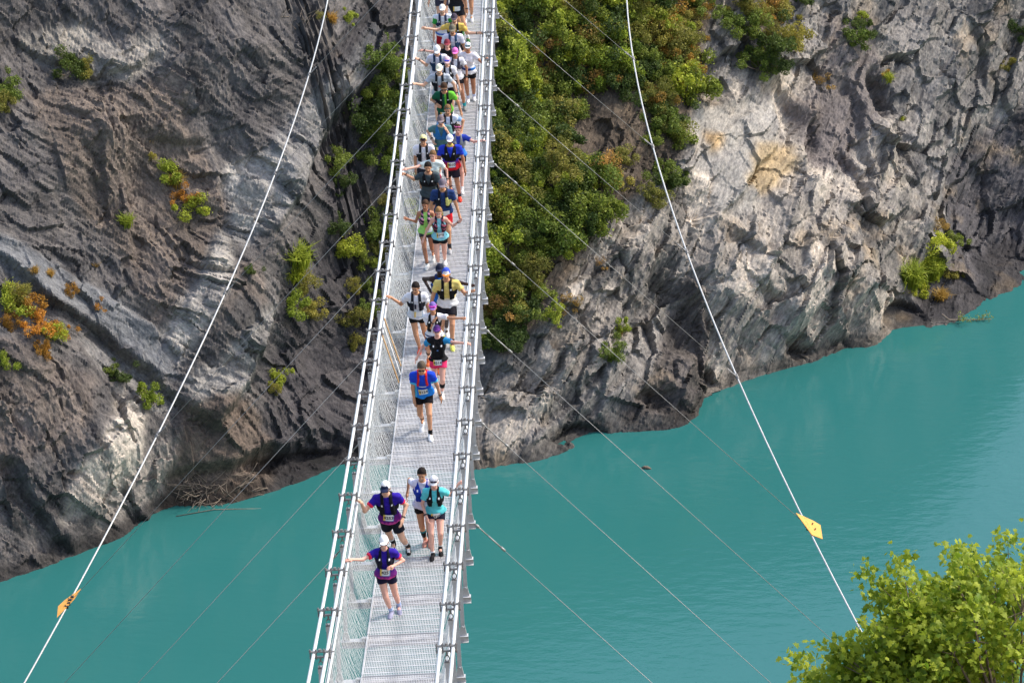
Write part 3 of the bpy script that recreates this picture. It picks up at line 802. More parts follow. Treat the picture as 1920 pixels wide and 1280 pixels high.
# ------------------------------------------------------------------ abutment of the near end, below the frame
Ya = -DST * S_NEAR - 0.3
mb = MB(); z0 = bz(0, Ya)
mb.box((-2.2, Ya - 3.0, z0 - 6.0), (2.2, Ya - 0.05, z0 - 0.16))
mb.box((-2.2, Ya - 3.0, z0 - 0.159), (-1.45, Ya - 1.2, z0 + 2.6)); mb.box((1.45, Ya - 3.0, z0 - 0.159), (2.2, Ya - 1.2, z0 + 2.6))
add('abutment', mb.mesh('abutment', MAT['concrete']), label='concrete anchor block carrying the end of the footbridge', category='abutment')
# ------------------------------------------------------------------ people: smooth-blended fields turned into meshes
def surfnet(F, org, h):
    """naive surface nets; returns verts and quads with outward normals (inside is negative)"""
    ins = F < 0
    c = np.zeros(tuple(n - 1 for n in F.shape), np.int8)
    for i in (0, 1):
        for j in (0, 1):
            for k in (0, 1):
                c += ins[i:F.shape[0] - 1 + i, j:F.shape[1] - 1 + j, k:F.shape[2] - 1 + k]
    act = (c > 0) & (c < 8)
    I, J, K = np.where(act)
    vid = np.full(c.shape, -1, np.int32); vid[I, J, K] = np.arange(len(I))
    acc = np.zeros((len(I), 3)); cnt = np.zeros(len(I))
    cor = [(0,0,0),(1,0,0),(0,1,0),(1,1,0),(0,0,1),(1,0,1),(0,1,1),(1,1,1)]
    val = [F[I + a, J + b, K + d] for a, b, d in cor]
    for a in range(8):
        for ax in range(3):
            if cor[a][ax] == 0:
                b = a + (1 << ax)
                fa, fb = val[a], val[b]
                m = (fa < 0) != (fb < 0)
                t = np.where(m, fa / np.where(m, fa - fb, 1), 0)
                p = np.array(cor[a], float)[None] + t[:, None] * np.eye(3)[ax][None]
                acc += np.where(m[:, None], p, 0); cnt += m
    V = (np.stack([I, J, K], -1) + acc / cnt[:, None]) * h + org
    Q = []
    for ax in range(3):
        sl0 = [slice(None)] * 3; sl1 = [slice(None)] * 3
        sl0[ax] = slice(0, -1); sl1[ax] = slice(1, None)
        a = ins[tuple(sl0)]; b = ins[tuple(sl1)]
        o1, o2 = [x for x in range(3) if x != ax]
        for sign, m in ((1, a & ~b), (-1, ~a & b)):
            g = np.where(m)
            g = [x for x in g]
            ok = (g[o1] > 0) & (g[o2] > 0) & (g[o1] < F.shape[o1] - 1) & (g[o2] < F.shape[o2] - 1)
            g = [x[ok] for x in g]
            def v(d1, d2):
                q = list(g); q[o1] = q[o1] + d1; q[o2] = q[o2] + d2
                return vid[tuple(q)]
            quad = [v(-1, -1), v(0, -1), v(0, 0), v(-1, 0)]
            if (sign > 0) == (ax != 1): pass
            else: quad = quad[::-1]
            Q.append(np.stack(quad, -1))
    Q = np.vstack(Q)
    return V, Q[(Q >= 0).all(1)]

class Fld:
    def __init__(s, lo, hi, h):
        s.lo = np.asarray(lo, float); s.h = h
        n = np.ceil((np.asarray(hi) - s.lo) / h).astype(int) + 1
        s.ax = [s.lo[i] + h * np.arange(n[i]) for i in range(3)]
        s.F = np.full(n, 5.0)
    def sub(s, lo, hi, m=0.045):
        r = []
        for i in range(3):
            a = max(0, int(math.floor((lo[i] - m - s.lo[i]) / s.h))); b = min(len(s.ax[i]), int(math.ceil((hi[i] + m - s.lo[i]) / s.h)) + 1)
            r.append(slice(a, max(a, b)))
        return tuple(r)
    def put(s, sl, d, k):
        a = s.F[sl]
        if k <= 0: s.F[sl] = np.minimum(a, d); return
        hh = np.clip(0.5 + 0.5 * (a - d) / k, 0, 1)
        s.F[sl] = a * (1 - hh) + d * hh - k * hh * (1 - hh)
    def grid(s, sl):
        return s.ax[0][sl[0]][:, None, None], s.ax[1][sl[1]][None, :, None], s.ax[2][sl[2]][None, None, :]
    def cone(s, a, b, ra, rb, k=0.03, planes=()):
        a = np.asarray(a, float); b = np.asarray(b, float); r = max(ra, rb)
        sl = s.sub(np.minimum(a, b) - r, np.maximum(a, b) + r)
        X, Y, Z = s.grid(sl); d = b - a; L2 = d @ d + 1e-12
        t = np.clip(((X - a[0]) * d[0] + (Y - a[1]) * d[1] + (Z - a[2]) * d[2]) / L2, 0, 1)
        D = np.sqrt((X - a[0] - t * d[0]) ** 2 + (Y - a[1] - t * d[1]) ** 2 + (Z - a[2] - t * d[2]) ** 2) - (ra + (rb - ra) * t)
        for p, n in planes:
            D = np.maximum(D, (X - p[0]) * n[0] + (Y - p[1]) * n[1] + (Z - p[2]) * n[2])
        s.put(sl, D, k)
    def local(s, sl, R, o):
        X, Y, Z = s.grid(sl)
        X = X - o[0]; Y = Y - o[1]; Z = Z - o[2]
        return [R[0, i] * X + R[1, i] * Y + R[2, i] * Z for i in range(3)]
    def ell(s, c, r, R=np.eye(3), o=(0, 0, 0), k=0.03, extra=None):
        """ellipsoid given in the frame (R, o)"""
        c = np.asarray(c, float); r = np.asarray(r, float)
        w = R @ c + np.asarray(o); m = r.max()
        sl = s.sub(w - m, w + m)
        x, y, z = s.local(sl, R, o)
        q = np.sqrt(((x - c[0]) / r[0]) ** 2 + ((y - c[1]) / r[1]) ** 2 + ((z - c[2]) / r[2]) ** 2)
        D = (q - 1) * r.min()
        if extra is not None: D = extra(D, x, y, z)
        s.put(sl, D, k)
    def mesh(s):
        return surfnet(s.F, s.lo, s.h)

def Rx(a): c, s = math.cos(a), math.sin(a); return np.array([[1,0,0],[0,c,-s],[0,s,c]])
def Ry(a): c, s = math.cos(a), math.sin(a); return np.array([[c,0,s],[0,1,0],[-s,0,c]])
def Rz(a): c, s = math.cos(a), math.sin(a); return np.array([[c,-s,0],[s,c,0],[0,0,1]])
RINGS = {'m': [(-.10,.120,.095),(-.04,.160,.112),(.03,.165,.115),(.12,.150,.108),(.20,.148,.108),(.30,.162,.115),(.40,.178,.120),(.47,.170,.100),(.52,.120,.072),(.57,.062,.058)],
         'f': [(-.10,.125,.095),(-.04,.165,.115),(.02,.165,.115),(.11,.135,.100),(.19,.124,.094),(.29,.140,.112),(.37,.152,.118),(.45,.148,.090),(.51,.105,.066),(.56,.052,.050)]}
def ik(a, t, l1, l2, pole):
    d = t - a; L = np.linalg.norm(d)
    if L > (l1 + l2) * 0.995: t = a + d / L * (l1 + l2) * 0.995; d = t - a; L = np.linalg.norm(d)
    c = (l1 * l1 + L * L - l2 * l2) / (2 * L); hgt = math.sqrt(max(l1 * l1 - c * c, 1e-8))
    u = d / L; p = np.asarray(pole, float); p = p - u * (p @ u); p /= np.linalg.norm(p) + 1e-9
    return a + u * c + p * hgt, t
def srgb(c): return lin(c)
SKIN = {'fair': (226,178,150), 'tan': (205,150,115), 'pink': (230,175,155), 'brown': (180,125,95), 'dark': (62,40,34)}
HAIR = {'brown': (70,50,36), 'dark': (34,27,24), 'blond': (150,115,75), 'grey': (92,80,68), 'light': (120,92,62)}
_bibcache = {}
def text_mesh(body, size):
    cu = bpy.data.curves.new('digits', 'FONT'); cu.body = body; cu.size = size; cu.align_x = 'CENTER'; cu.align_y = 'CENTER'
    cu.offset = size * 0.03
    ob = bpy.data.objects.new('digits', cu); COL.objects.link(ob)
    me = bpy.data.meshes.new_from_object(ob.evaluated_get(bpy.context.evaluated_depsgraph_get()))
    bpy.data.objects.remove(ob)
    return me

def person(sp_):
    g = sp_.get
    sex = g('sex', 'm'); H = g('H', 1.76 if sex == 'm' else 1.66); s = H / 1.75
    hres = g('res', 0.0145)
    th = g('lean', 0.12); psi = g('yaw', 0.0); phi = g('side', 0.0)
    Rt = Rz(psi) @ Ry(phi) @ Rx(th); Rp = Rz(psi) @ Ry(phi * .4) @ Rx(th * .4)
    sh_w = (0.185 if sex == 'm' else 0.160) * s * g('bulk', 1.0)
    bulk = g('bulk', 1.0)
    hp, hy = g('hpitch', 0.25) * 0.75 - 0.16, g('hyaw', 0.0)
    Rh = Rz(psi + hy) @ Rx(hp)
    l_th, l_sh = 0.445 * s, 0.425 * s
    # ---- where the feet go
    top_off = (Rt @ np.array([0, -.005 * s, .60 * s])) + Rh @ np.array([0, 0.01, .225]) * s
    d = ray(sp_['head'])
    lo, hi = 20.0, 200.0
    f = lambda t: (CAM + d * t)[2] - (0.915 * s + top_off[2]) - bz(*(CAM + d * t - top_off)[:2]) - DECK_T
    for _ in range(60):
        mid = (lo + hi) / 2
        if f(mid) > 0: lo = mid
        else: hi = mid
    P = CAM + d * lo
    base = np.array([P[0] - top_off[0], P[1] - top_off[1], 0.0])
    base[0] = np.clip(base[0], -0.52, 0.52)
    base[2] = bz(base[0], base[1]) + DECK_T
    dz = lambda x, y: bz(base[0] + x, base[1] + y) + DECK_T - base[2]
    feet = {}
    ph = g('phase', 0.6)
    for nm, sx in (('R', -1), ('L', 1)):
        q = g('foot' + nm)
        if q is not None:
            dd = ray(q); t = 60.0
            for _ in range(40):
                Q = CAM + dd * t; t += (Q[2] - bz(Q[0], Q[1]) - DECK_T) / (-dd[2]) * 0.8
            Q = CAM + dd * t
            x, y = Q[0] - base[0], Q[1] - base[1] + 0.10
            y = np.clip(y, -.42, .42); x = np.clip(x, -.3, .3)
            feet[nm] = np.array([x, y, dz(x, y)])
        else:
            y = -0.20 * ph * sx; x = sx * 0.085 * s
            v = Rz(psi) @ np.array([x, y, 0]); feet[nm] = np.array([v[0], v[1], dz(v[0], v[1])])
        if base[0] + feet[nm][0] < -0.57: feet[nm][0] = -0.57 - base[0]
        if base[0] + feet[nm][0] > 0.57: feet[nm][0] = 0.57 - base[0]
    lift = {}
    rear = 'R' if feet['R'][1] > feet['L'][1] else 'L'
    for nm in feet:
        lift[nm] = np.clip((feet[nm][1] - min(feet['R'][1], feet['L'][1]) - 0.12) * 0.55, 0, 0.14) if nm == rear else 0.0
        lift[nm] = max(lift[nm], g('lift' + nm, 0.0))
    ank = {nm: feet[nm] + np.array([0, 0.04, 0.095 * s + lift[nm]]) for nm in feet}
    hz = 0.915 * s
    for nm, sx in (('R', -1), ('L', 1)):
        hj = Rp @ np.array([sx * .09 * s, 0, 0]); dxy = np.linalg.norm((ank[nm] - hj)[:2])
        hz = min(hz, ank[nm][2] + math.sqrt(max(((l_th + l_sh) * .992) ** 2 - dxy ** 2, .2)) - hj[2])
    hip = np.array([0, 0, hz])
    hj, kn = {}, {}
    for nm, sx in (('R', -1), ('L', 1)):
        hj[nm] = hip + Rp @ np.array([sx * .088 * s, 0, -.01])
        kn[nm], ank[nm] = ik(hj[nm], ank[nm], l_th, l_sh, (sx * 0.05, -1, 0.1))
    T = lambda x, y, z: hip + Rt @ (np.array([x, y, z]) * s)
    neck = T(0, .012, .54); hpv = T(0, -.005, .60)
    shd = {'R': hip + Rt @ np.array([-sh_w, 0, .475 * s]), 'L': hip + Rt @ np.array([sh_w, 0, .475 * s])}
    elb, wri, hdir, hnor, curl = {}, {}, {}, {}, {}
    lu, lf = 0.295 * s, 0.262 * s
    for nm, sx in (('R', -1), ('L', 1)):
        a = g('arm' + nm, ('down', 0.12, 0.02))
        if a[0] == 'rail':
            dd = ray(a[1]); t = (sx * WRAIL - 0.02 * sx - CAM[0]) / dd[0]
            tgt = CAM + dd * t - base
            yy = base[1] + tgt[1]
            # hand lies on the rail where the arm can reach
            dy = np.clip(tgt[1], -0.42, 0.35)
            tgt = np.array([sx * (WRAIL - 0.015) - base[0], dy, bz(sx * WRAIL, base[1] + dy) + HRAIL + 0.035 - base[2]])
            v = tgt - shd[nm]; v = v / np.linalg.norm(v)
            tgt = tgt - v * 0.085 * s
            pole = (0, 0.35, -1); curl[nm] = 0.9; hn = np.array([0, 0, -1.0])
        elif a[0] == 'px':
            dd = ray(a[1]); t = (base[1] + a[2] - CAM[1]) / dd[1]
            tgt = CAM + dd * t - base; v = tgt - shd[nm]; v /= np.linalg.norm(v); tgt = tgt - v * 0.06 * s
            pole = np.array(a[3] if len(a) > 3 else (sx * .5, .8, -.3)) * np.array([.45, 1.1, 1]); curl[nm] = 0.5; hn = np.array([-sx * 1.0, 0, -.3])
        else:
            tgt = shd[nm] + Rz(psi) @ np.array([sx * (a[1] + .02), -a[2] - 0.03, -0.535]) * s
            pole = (sx * 0.45, 1, 0); curl[nm] = 0.55; hn = np.array([-sx * 1.0, -.2, 0])
        elb[nm], wri[nm] = ik(shd[nm], tgt, lu, lf, pole)
        hd = wri[nm] - elb[nm]; hd /= np.linalg.norm(hd)
        if a[0] == 'rail': hd = hd + np.array([sx * .4, 0, -.05]); hd /= np.linalg.norm(hd)
        hn = hn - hd * (hn @ hd); hn /= np.linalg.norm(hn)
        hdir[nm], hnor[nm] = hd, hn
    allp = np.array([hip, neck, hpv + Rh @ np.array([0, 0, .25]) * s] + list(elb.values()) + [wri[n] + hdir[n] * .12 for n in wri] + list(ank.values()) + list(kn.values()) + list(shd.values()))
    blo = np.minimum(allp.min(0) - .17, [-.25, -.3, 0]); bhi = np.maximum(allp.max(0) + .17, [.25, .3, 1])
    rings = np.array(RINGS[sex]); rings = rings * np.array([1, bulk, bulk])
    def torso_d(x, y, z, infl=0.0, fl=None):
        z = z / s
        a = np.interp(z, rings[:, 0], rings[:, 1]); b = np.interp(z, rings[:, 0], rings[:, 2])
        if fl is not None: e = infl + fl(z)
        else: e = infl
        a = a * s + e; b = b * s + e
        q = np.sqrt((x / a) ** 2 + ((y - .008) / b) ** 2)
        D = (q - 1) * b
        return np.maximum(D, np.maximum(-.11 * s - z * s, z * s - .58 * s))
    def put_torso(F_, infl, k, fl=None, zlo=-.2, zhi=.6, plane=None):
        c = T(0, 0, .23)
        sl = F_.sub(c - .5 * s, c + .5 * s)
        x, y, z = F_.local(sl, Rt, hip)
        D = torso_d(x, y, z, infl, fl)
        D = np.maximum(D, np.maximum(zlo * s - z, z - zhi * s))
        F_.put(sl, D, k)
    # ------------------------------------------------ body
    B = Fld(blo, bhi, hres)
    put_torso(B, 0, 0)
    for nm, sx in (('R', -1), ('L', 1)):
        B.cone(hj[nm], kn[nm], .088 * s * (1.0 if sex == 'm' else 1.03), .056 * s, .03)
        B.cone(kn[nm], ank[nm], .052 * s, .036 * s, .02)
        u = ank[nm] - kn[nm]
        B.cone(kn[nm] + u * .18 + np.array([0, .022, 0]) * s, kn[nm] + u * .45 + np.array([0, .016, 0]) * s, .050 * s, .042 * s, .03)
        B.cone(ank[nm] + np.array([0, .02, -.02]), ank[nm] + np.array([0, -.10, -.055]), .034 * s, .03 * s, .03)
        ar = 1.0 if sex == 'm' else .86
        B.cone(shd[nm] + Rt @ np.array([-sx * .05, 0, .01]), shd[nm], .06 * s, .055 * s * ar, .04)
        B.cone(shd[nm], elb[nm], .052 * s * ar, .039 * s * ar, .03)
        B.cone(elb[nm], wri[nm], .040 * s * ar, .027 * s * ar, .02)
        B.cone(wri[nm], wri[nm] + hdir[nm] * .075 * s, .026 * s, .033 * s, .02)
    B.cone(T(0, .02, .46), hpv + Rh @ np.array([0, .01, .05]), .055 * s, .050 * s * (1 if sex == 'm' else .88), .03)
    if sex == 'f':
        for sx in (-1, 1): B.ell((sx * .065 * s, -.085 * s, .345 * s), np.array([.055, .05, .055]) * s, Rt, hip, .04)
    V, Q = B.mesh()
    sk = srgb(SKIN[g('skin', 'fair')])
    C = np.tile(sk, (len(V), 1))
    vs, qs, cs = [V], [Q], [C]; n0 = len(V)
    # ---- head on a finer grid
    hh = 0.0085
    hc = hpv + Rh @ np.array([0, 0, .09]) * s
    Hd = Fld(hc - .19, hc + .19, hh)
    ho = hpv; e = lambda c, r, k=.02: Hd.ell(np.array(c) * s, np.array(r) * s, Rh, ho, k)
    e((0, .015, .125), (.075, .094, .098), 0); e((0, -.022, .045), (.056, .062, .070), .03)
    Hd.cone(ho + Rh @ np.array([0, .02, -.06]) * s, ho + Rh @ np.array([0, .01, .05]) * s, .052 * s, .05 * s, .02)
    Hd.cone(ho + Rh @ np.array([0, -.080, .085]) * s, ho + Rh @ np.array([0, -.096, .055]) * s, .010, .015, .012)
    for sx in (-1, 1):
        e((sx * .077, .012, .085), (.014, .022, .032), .008)
        e((sx * .030, -.068, .103), (.022, .012, .010), .012)
    V, Q = Hd.mesh()
    L = (V - ho) @ Rh / s
    C = np.tile(sk, (len(V), 1))
    for sx in (-1, 1):
        m = (((L[:, 0] - sx * .030) / .017) ** 2 + ((L[:, 2] - .086) / .009) ** 2 < 1) & (L[:, 1] < -.03)
        C[m] = srgb((52, 38, 32))
        m = (np.abs(L[:, 0] - sx * .031) < .021) & (np.abs(L[:, 2] - .104) < .006) & (L[:, 1] < -.03)
        C[m] = sk * .35
    m = (np.abs(L[:, 0]) < .024) & (np.abs(L[:, 2] - .022) < .008) & (L[:, 1] < -.04)
    C[m] = sk * np.array([.62, .38, .38]) if not g('smile') else srgb((225, 215, 205))
    if g('beard'):
        m = (L[:, 2] < .045) & (L[:, 1] < .0) & (L[:, 2] > -.045) & ~m
        C[m] = C[m] * .45 + srgb(HAIR[g('hair', 'brown')]) * .5
    vs.append(V); qs.append(Q + n0); cs.append(C); n0 += len(V)
    # ---- fingers
    mbf = MB()
    for nm, sx in (('R', -1), ('L', 1)):
        hd, hn = hdir[nm], hnor[nm]; sd = np.cross(hd, hn)
        if sd[1] > 0: sd = -sd             # thumb side looks forward
        cu_ = curl[nm]
        for i, fl in enumerate((.92, 1.05, 1.0, .8)):
            p = wri[nm] + hd * .088 * s - sd * (i - 1.5) * -.0195 * s * -1
            pts = [p - hd * .03]; a_ = .25 * cu_
            pts.append(p)
            for ln, da in ((.042, .55), (.028, .8), (.022, .6)):
                dr = hd * math.cos(a_) + hn * math.sin(a_)
                pts.append(pts[-1] + dr * ln * fl * s); a_ += da * cu_
            mbf.tube(pts, np.array([.010, .010, .0095, .0085, .007]) * s, 6)
        p = wri[nm] + hd * .03 * s + sd * .022 * s
        d1 = hd * .65 + sd * .7 + hn * .3 * cu_; d1 /= np.linalg.norm(d1); d2 = hd * .9 + sd * .2 + hn * .5 * cu_; d2 /= np.linalg.norm(d2)
        mbf.tube([p - d1 * .01, p + d1 * .035 * s, p + d1 * .035 * s + d2 * .032 * s], np.array([.013, .011, .008]) * s, 6)
    fv = np.vstack(mbf.v)
    root = add('person', None, loc=Vector(base), label=sp_['label'], category='person')
    if g('group'): root['group'] = g('group')
    me = mesh_np('body', np.vstack(vs + [fv]), [np.vstack(qs + [np.vstack(mbf.q) + n0]), np.vstack(mbf.t) + n0], True, np.vstack(cs + [np.tile(sk, (len(fv), 1))]), [MAT['skin']])
    add('body', me, root)
    # ------------------------------------------------ shirt
    hem = g('hem', -.035)
    sl_len = g('sleeve', .60)
    tl = Fld(np.minimum.reduce([T(0,0,-.1), shd['R'], shd['L'], elb['R'], elb['L']]) - .24, np.maximum.reduce([T(0,0,.5), shd['R'], shd['L'], elb['R'], elb['L'], neck]) + .24, hres * .93)
    loose = g('loose', .014)
    put_torso(tl, loose * s, 0, lambda z: .034 * np.clip((.14 - z) / .14, 0, 1), hem, .535)
    if sex == 'f':
        for sx in (-1, 1): tl.ell((sx * .065 * s, -.085 * s, .345 * s), np.array([.066, .062, .066]) * s, Rt, hip, .04)
    for nm, sx in (('R', -1), ('L', 1)):
        if sl_len > 0:
            u = elb[nm] - shd[nm]; u /= np.linalg.norm(u); en = shd[nm] + u * lu * sl_len
            tl.cone(shd[nm] + Rt @ np.array([-sx * .06, 0, .012]), shd[nm], .068 * s, .068 * s, .04)
            tl.cone(shd[nm], en + u * .05, .066 * s, .064 * s, .035, [(en, u)])
    x, y, z = tl.local(tuple(slice(None) for _ in range(3)), Rt, hip)
    wob = .005 * np.sin(x * 38 + z * 25) * np.sin(z * 31 - y * 20 + base[1] * 3) + .004 * np.sin(z * 70 + x * 18)
    tl.F = tl.F + wob
    # neckline
    tl.F = np.maximum(tl.F, .060 * s - np.sqrt(x ** 2 + (y + .02) ** 2 + (z - .575 * s) ** 2))
    if sl_len <= 0:
        for sx in (-1, 1): tl.F = np.maximum(tl.F, .085 * s - np.sqrt((x - sx * .205 * s) ** 2 + (z - .45 * s) ** 2 + 0 * y))
    V, Q = tl.mesh(); L = (V - hip) @ Rt / s
    sc = g('shirt', (230, 230, 232)); C = np.tile(srgb(sc), (len(V), 1))
    if g('lower'):
        zz, c2 = g('lower'); w = np.clip((zz - L[:, 2]) / .08 + .5, 0, 1)[:, None]; C = C * (1 - w) + srgb(c2) * w
    if g('lower2'):
        zz, c2 = g('lower2'); w = np.clip((zz - L[:, 2] + .012 * np.sin(L[:, 0] * 90)) / .03 + .5, 0, 1)[:, None]; C = C * (1 - w) + srgb(c2) * w
    if g('half'): m = L[:, 0] > 0.0; C[m] = srgb(g('half'))
    for nm, sx in (('R', -1), ('L', 1)):
        if sl_len > 0:
            u = elb[nm] - shd[nm]; u /= np.linalg.norm(u); t = (V - shd[nm]) @ u
            near = np.linalg.norm(V - shd[nm] - t[:, None] * u, axis=1) < .095 * s
            m = near & (t > .01) & (L[:, 0] * sx > .12)
            if g('sleeves'): C[m] = srgb(g('sleeves'))
            if g('sleeve' + nm): C[m] = srgb(g('sleeve' + nm))
            if g('cuff'): C[m & (t > lu * sl_len - .045)] = srgb(g('cuff'))
    shirt = add('shirt', mesh_np('shirt', V, Q, True, C, [MAT['cloth']]), root)
    # chest lettering / emblem blocks
    def front_y(x, z, off):
        a = np.interp(z, rings[:, 0], rings[:, 1]) * s + off; b = np.interp(z, rings[:, 0], rings[:, 2]) * s + off
        return .008 - b * np.sqrt(np.clip(1 - (x / a) ** 2, 0.02, 1))
    # ------------------------------------------------ shorts
    sl_ = g('short', .52)
    sf = Fld(np.minimum.reduce([kn['R'], kn['L'], hip - .2]) - .16, np.maximum.reduce([kn['R'], kn['L'], hip + .12]) + .2, hres * .93)
    x0 = sf.sub(hip - .3, hip + .3); x, y, z = sf.local(x0, Rp, hip)
    D = torso_d(x, y, z, .016 * s, lambda q: -.016 * np.clip((q + .03) / .05, 0, 1)); D = np.maximum(D, z - .04 * s); sf.put(x0, D, 0)
    for nm in ('R', 'L'):
        u = kn[nm] - hj[nm]; u /= np.linalg.norm(u); en = hj[nm] + u * l_th * sl_
        fl = g('flare', .012)
        sf.cone(hj[nm] - u * .02, en + u * .06, .100 * s, (.082 + fl) * s, .03, [(en, u)])
    V, Q = sf.mesh()
    C = np.tile(srgb(g('shorts', (22, 22, 28))), (len(V), 1))
    add('shorts', mesh_np('shorts', V, Q, True, C, [MAT['cloth']]), root)
    # ------------------------------------------------ socks and shoes
    for nm, sx in (('R', -1), ('L', 1)):
        u = kn[nm] - ank[nm]; u /= np.linalg.norm(u); sk_l = g('sock_len', .07)
        shin = ank[nm] + u * sk_l
        if not g('barefoot'):
            F_ = Fld(np.minimum(ank[nm], shin) - .14, np.maximum(ank[nm], shin) + .14, .010)
            start = ank[nm] - u * .03 if not g('calf_only') else ank[nm] + u * .10
            F_.cone(start, shin + u * .04, .041 * s, (.041 + sk_l * .07) * s, .02, [(shin, u)] + ([(start, -u)] if g('calf_only') else []))
            if sk_l > .2: F_.cone(ank[nm] + u * l_sh * .45 + np.array([0, .022, 0]) * s, ank[nm] + u * min(sk_l, l_sh * .75) + np.array([0, .018, 0]) * s, .047 * s, .050 * s, .02, [(shin, u)])
            V, Q = F_.mesh()
            C = np.tile(srgb(g('sock', (235, 235, 235))), (len(V), 1))
            if g('sock_top'): C[((V - shin) @ u) > -.03] = srgb(g('sock_top'))
            add('sock', mesh_np('sock', V, Q, True, C, [MAT['cloth']]), root)
        fo = feet[nm]; lf_ = lift[nm]; pit = math.atan2(lf_, .16) if lf_ > .01 else 0.0
        yaw_f = psi + sx * .12
        Rf = Rz(yaw_f) @ Rx(pit)
        toe = fo + np.array([0, -.10, 0]) if lf_ > .01 else fo
        # origin at the ball of the foot, so a lifted heel pivots on it
        of = fo + Rz(yaw_f) @ np.array([0, -.075, 0]) + np.array([0, 0, .004])
        if g('lift' + nm, 0) > 0: of = of + np.array([0, 0, g('lift' + nm) * .5])
        F_ = Fld(of - .27, of + .27, .010)
        pt = lambda q: of + Rf @ (np.array(q) * s)
        F_.cone(pt((0, .155, .040)), pt((0, -.01, .036)), .040 * s, .046 * s, 0)
        F_.cone(pt((0, -.01, .036)), pt((0, -.072, .030)), .046 * s, .036 * s, .02)
        F_.cone(pt((0, .125, .05)), pt((0, .11, .095)), .040 * s, .040 * s, .03)
        x, y, z = F_.local(tuple(slice(None) for _ in range(3)), Rf, of)
        F_.F = np.maximum(F_.F, .0 - z)
        V, Q = F_.mesh(); L2 = (V - of) @ Rf
        C = np.tile(srgb(g('shoe', (225, 225, 225))), (len(V), 1))
        if g('shoe2'):
            m = (np.abs(L2[:, 0]) > .028) & (L2[:, 2] > .03) | (L2[:, 1] < -.07); C[m] = srgb(g('shoe2'))
        C[L2[:, 2] < .022] = srgb(g('sole', (215, 213, 205)))
        add('shoe', mesh_np('shoe', V, Q, True, C, [MAT['cloth']]), root)
    # ------------------------------------------------ hair, cap, glasses
    hr = g('hair', 'brown'); cap = g('cap')
    if hr != 'none':
        F_ = Fld(hc - .24, hc + .24, .009)
        cutf = lambda D, x, y, z: np.maximum(D, -((z - .150 * s) * .8 + (y + .068 * s) * .62)) if not cap else np.maximum(np.maximum(D, -((z - .14 * s) * .5 + (y + .03 * s) * .85)), np.maximum(-(z - .02 * s), z - .122 * s))
        F_.ell(np.array([0, .020, .118]) * s, (np.array([.0885, .108, .1165]) if not cap else np.array([.084, .103, .11])) * s, Rh, ho, 0, cutf)
        if g('hair_len') == 'tail':
            F_.cone(ho + Rh @ np.array([0, .105, .13]) * s, ho + Rh @ np.array([.02, .135, .02]) * s, .035 * s, .022 * s, .02)
        if g('hair_len') == 'long':
            for sx in (-1, 1): F_.cone(ho + Rh @ np.array([sx * .062, .045, .07]) * s, ho + Rh @ np.array([sx * .075, .05, -.07]) * s, .034 * s, .026 * s, .02)
            F_.cone(ho + Rh @ np.array([0, .085, .07]) * s, ho + Rh @ np.array([0, .09, -.06]) * s, .045 * s, .034 * s, .02)
        x, y, z = F_.local(tuple(slice(None) for _ in range(3)), Rh, ho)
        F_.F = F_.F + .0022 * np.sin(x * 110 + 2 * np.sin(z * 40)) * np.sin(z * 60 + y * 75)
        V, Q = F_.mesh(); C = np.tile(srgb(HAIR[hr]), (len(V), 1)) * (1 + .25 * np.sin(V[:, :1] * 190 + 3 * np.sin(V[:, 2:] * 35)))
        add('hair', mesh_np('hair', V, Q, True, np.clip(C, 0, 1), [MAT['cloth']]), root)
    if cap:
        F_ = Fld(hc - .26, hc + .26, .0085)
        zc = .112
        F_.ell(np.array([0, .018, .118]) * s, np.array([.088, .108, .116]) * s, Rh, ho, 0, lambda D, x, y, z: np.maximum(D, -(z - (zc * s - .10 * (y - .02))) ) if not g('visor') else np.maximum(np.maximum(D, -(z - (zc * s - .10 * (y - .02)))), z - (.165 * s)))
        if g('brim', True):
            F_.ell(np.array([0, -.098, .128]) * s, np.array([.072, .076, .0125]) * s, Rh @ Rx(.0), ho, .01, lambda D, x, y, z: np.maximum(D, y + .045 * s))
        V, Q = F_.mesh(); L = (V - ho) @ Rh / s
        C = np.tile(srgb(cap), (len(V), 1))
        if g('cap2'): C[(L[:, 1] < -.045) & (L[:, 2] < .19)] = srgb(g('cap2'))
        if g('brimc'): C[(L[:, 2] < .140) & (L[:, 1] < -.085)] = srgb(g('brimc'))
        add('cap', mesh_np('cap', V, Q, True, C, [MAT['cloth']]), root)
    gl = g('glasses')
    if gl:
        up = .078 if gl[0] == 'cap' else 0.0
        if gl[0] == 'head': up = .095
        fw = -.012 if gl[0] == 'cap' else (.02 if gl[0] == 'head' else 0)
        F_ = Fld(hc - .22, hc + .22, .0075)
        for sx in (-1, 1):
            F_.ell(np.array([sx * .034, -.081 + fw, .087 + up]) * s, np.array([.035, .014, .023]) * s, Rh, ho, .01)
            F_.cone(ho + Rh @ np.array([sx * .064, -.07 + fw, .09 + up]) * s, ho + Rh @ np.array([sx * (.088), .01, .098 + up]) * s, .007, .007, .006)
        V, Q = F_.mesh()
        add('sunglasses', mesh_np('sunglasses', V, Q, True, np.tile(srgb(gl[1]), (len(V), 1)), [MAT['gloss']]), root)
    if g('band'):
        F_ = Fld(hc - .2, hc + .2, .008)
        F_.ell(np.array([0, .018, .118]) * s, np.array([.086, .106, .112]) * s, Rh, ho, 0, lambda D, x, y, z: np.maximum(D, np.abs(z - .155 * s + .25 * y) - .020))
        V, Q = F_.mesh(); add('headband', mesh_np('headband', V, Q, True, np.tile(srgb(g('band')), (len(V), 1)), [MAT['cloth']]), root)
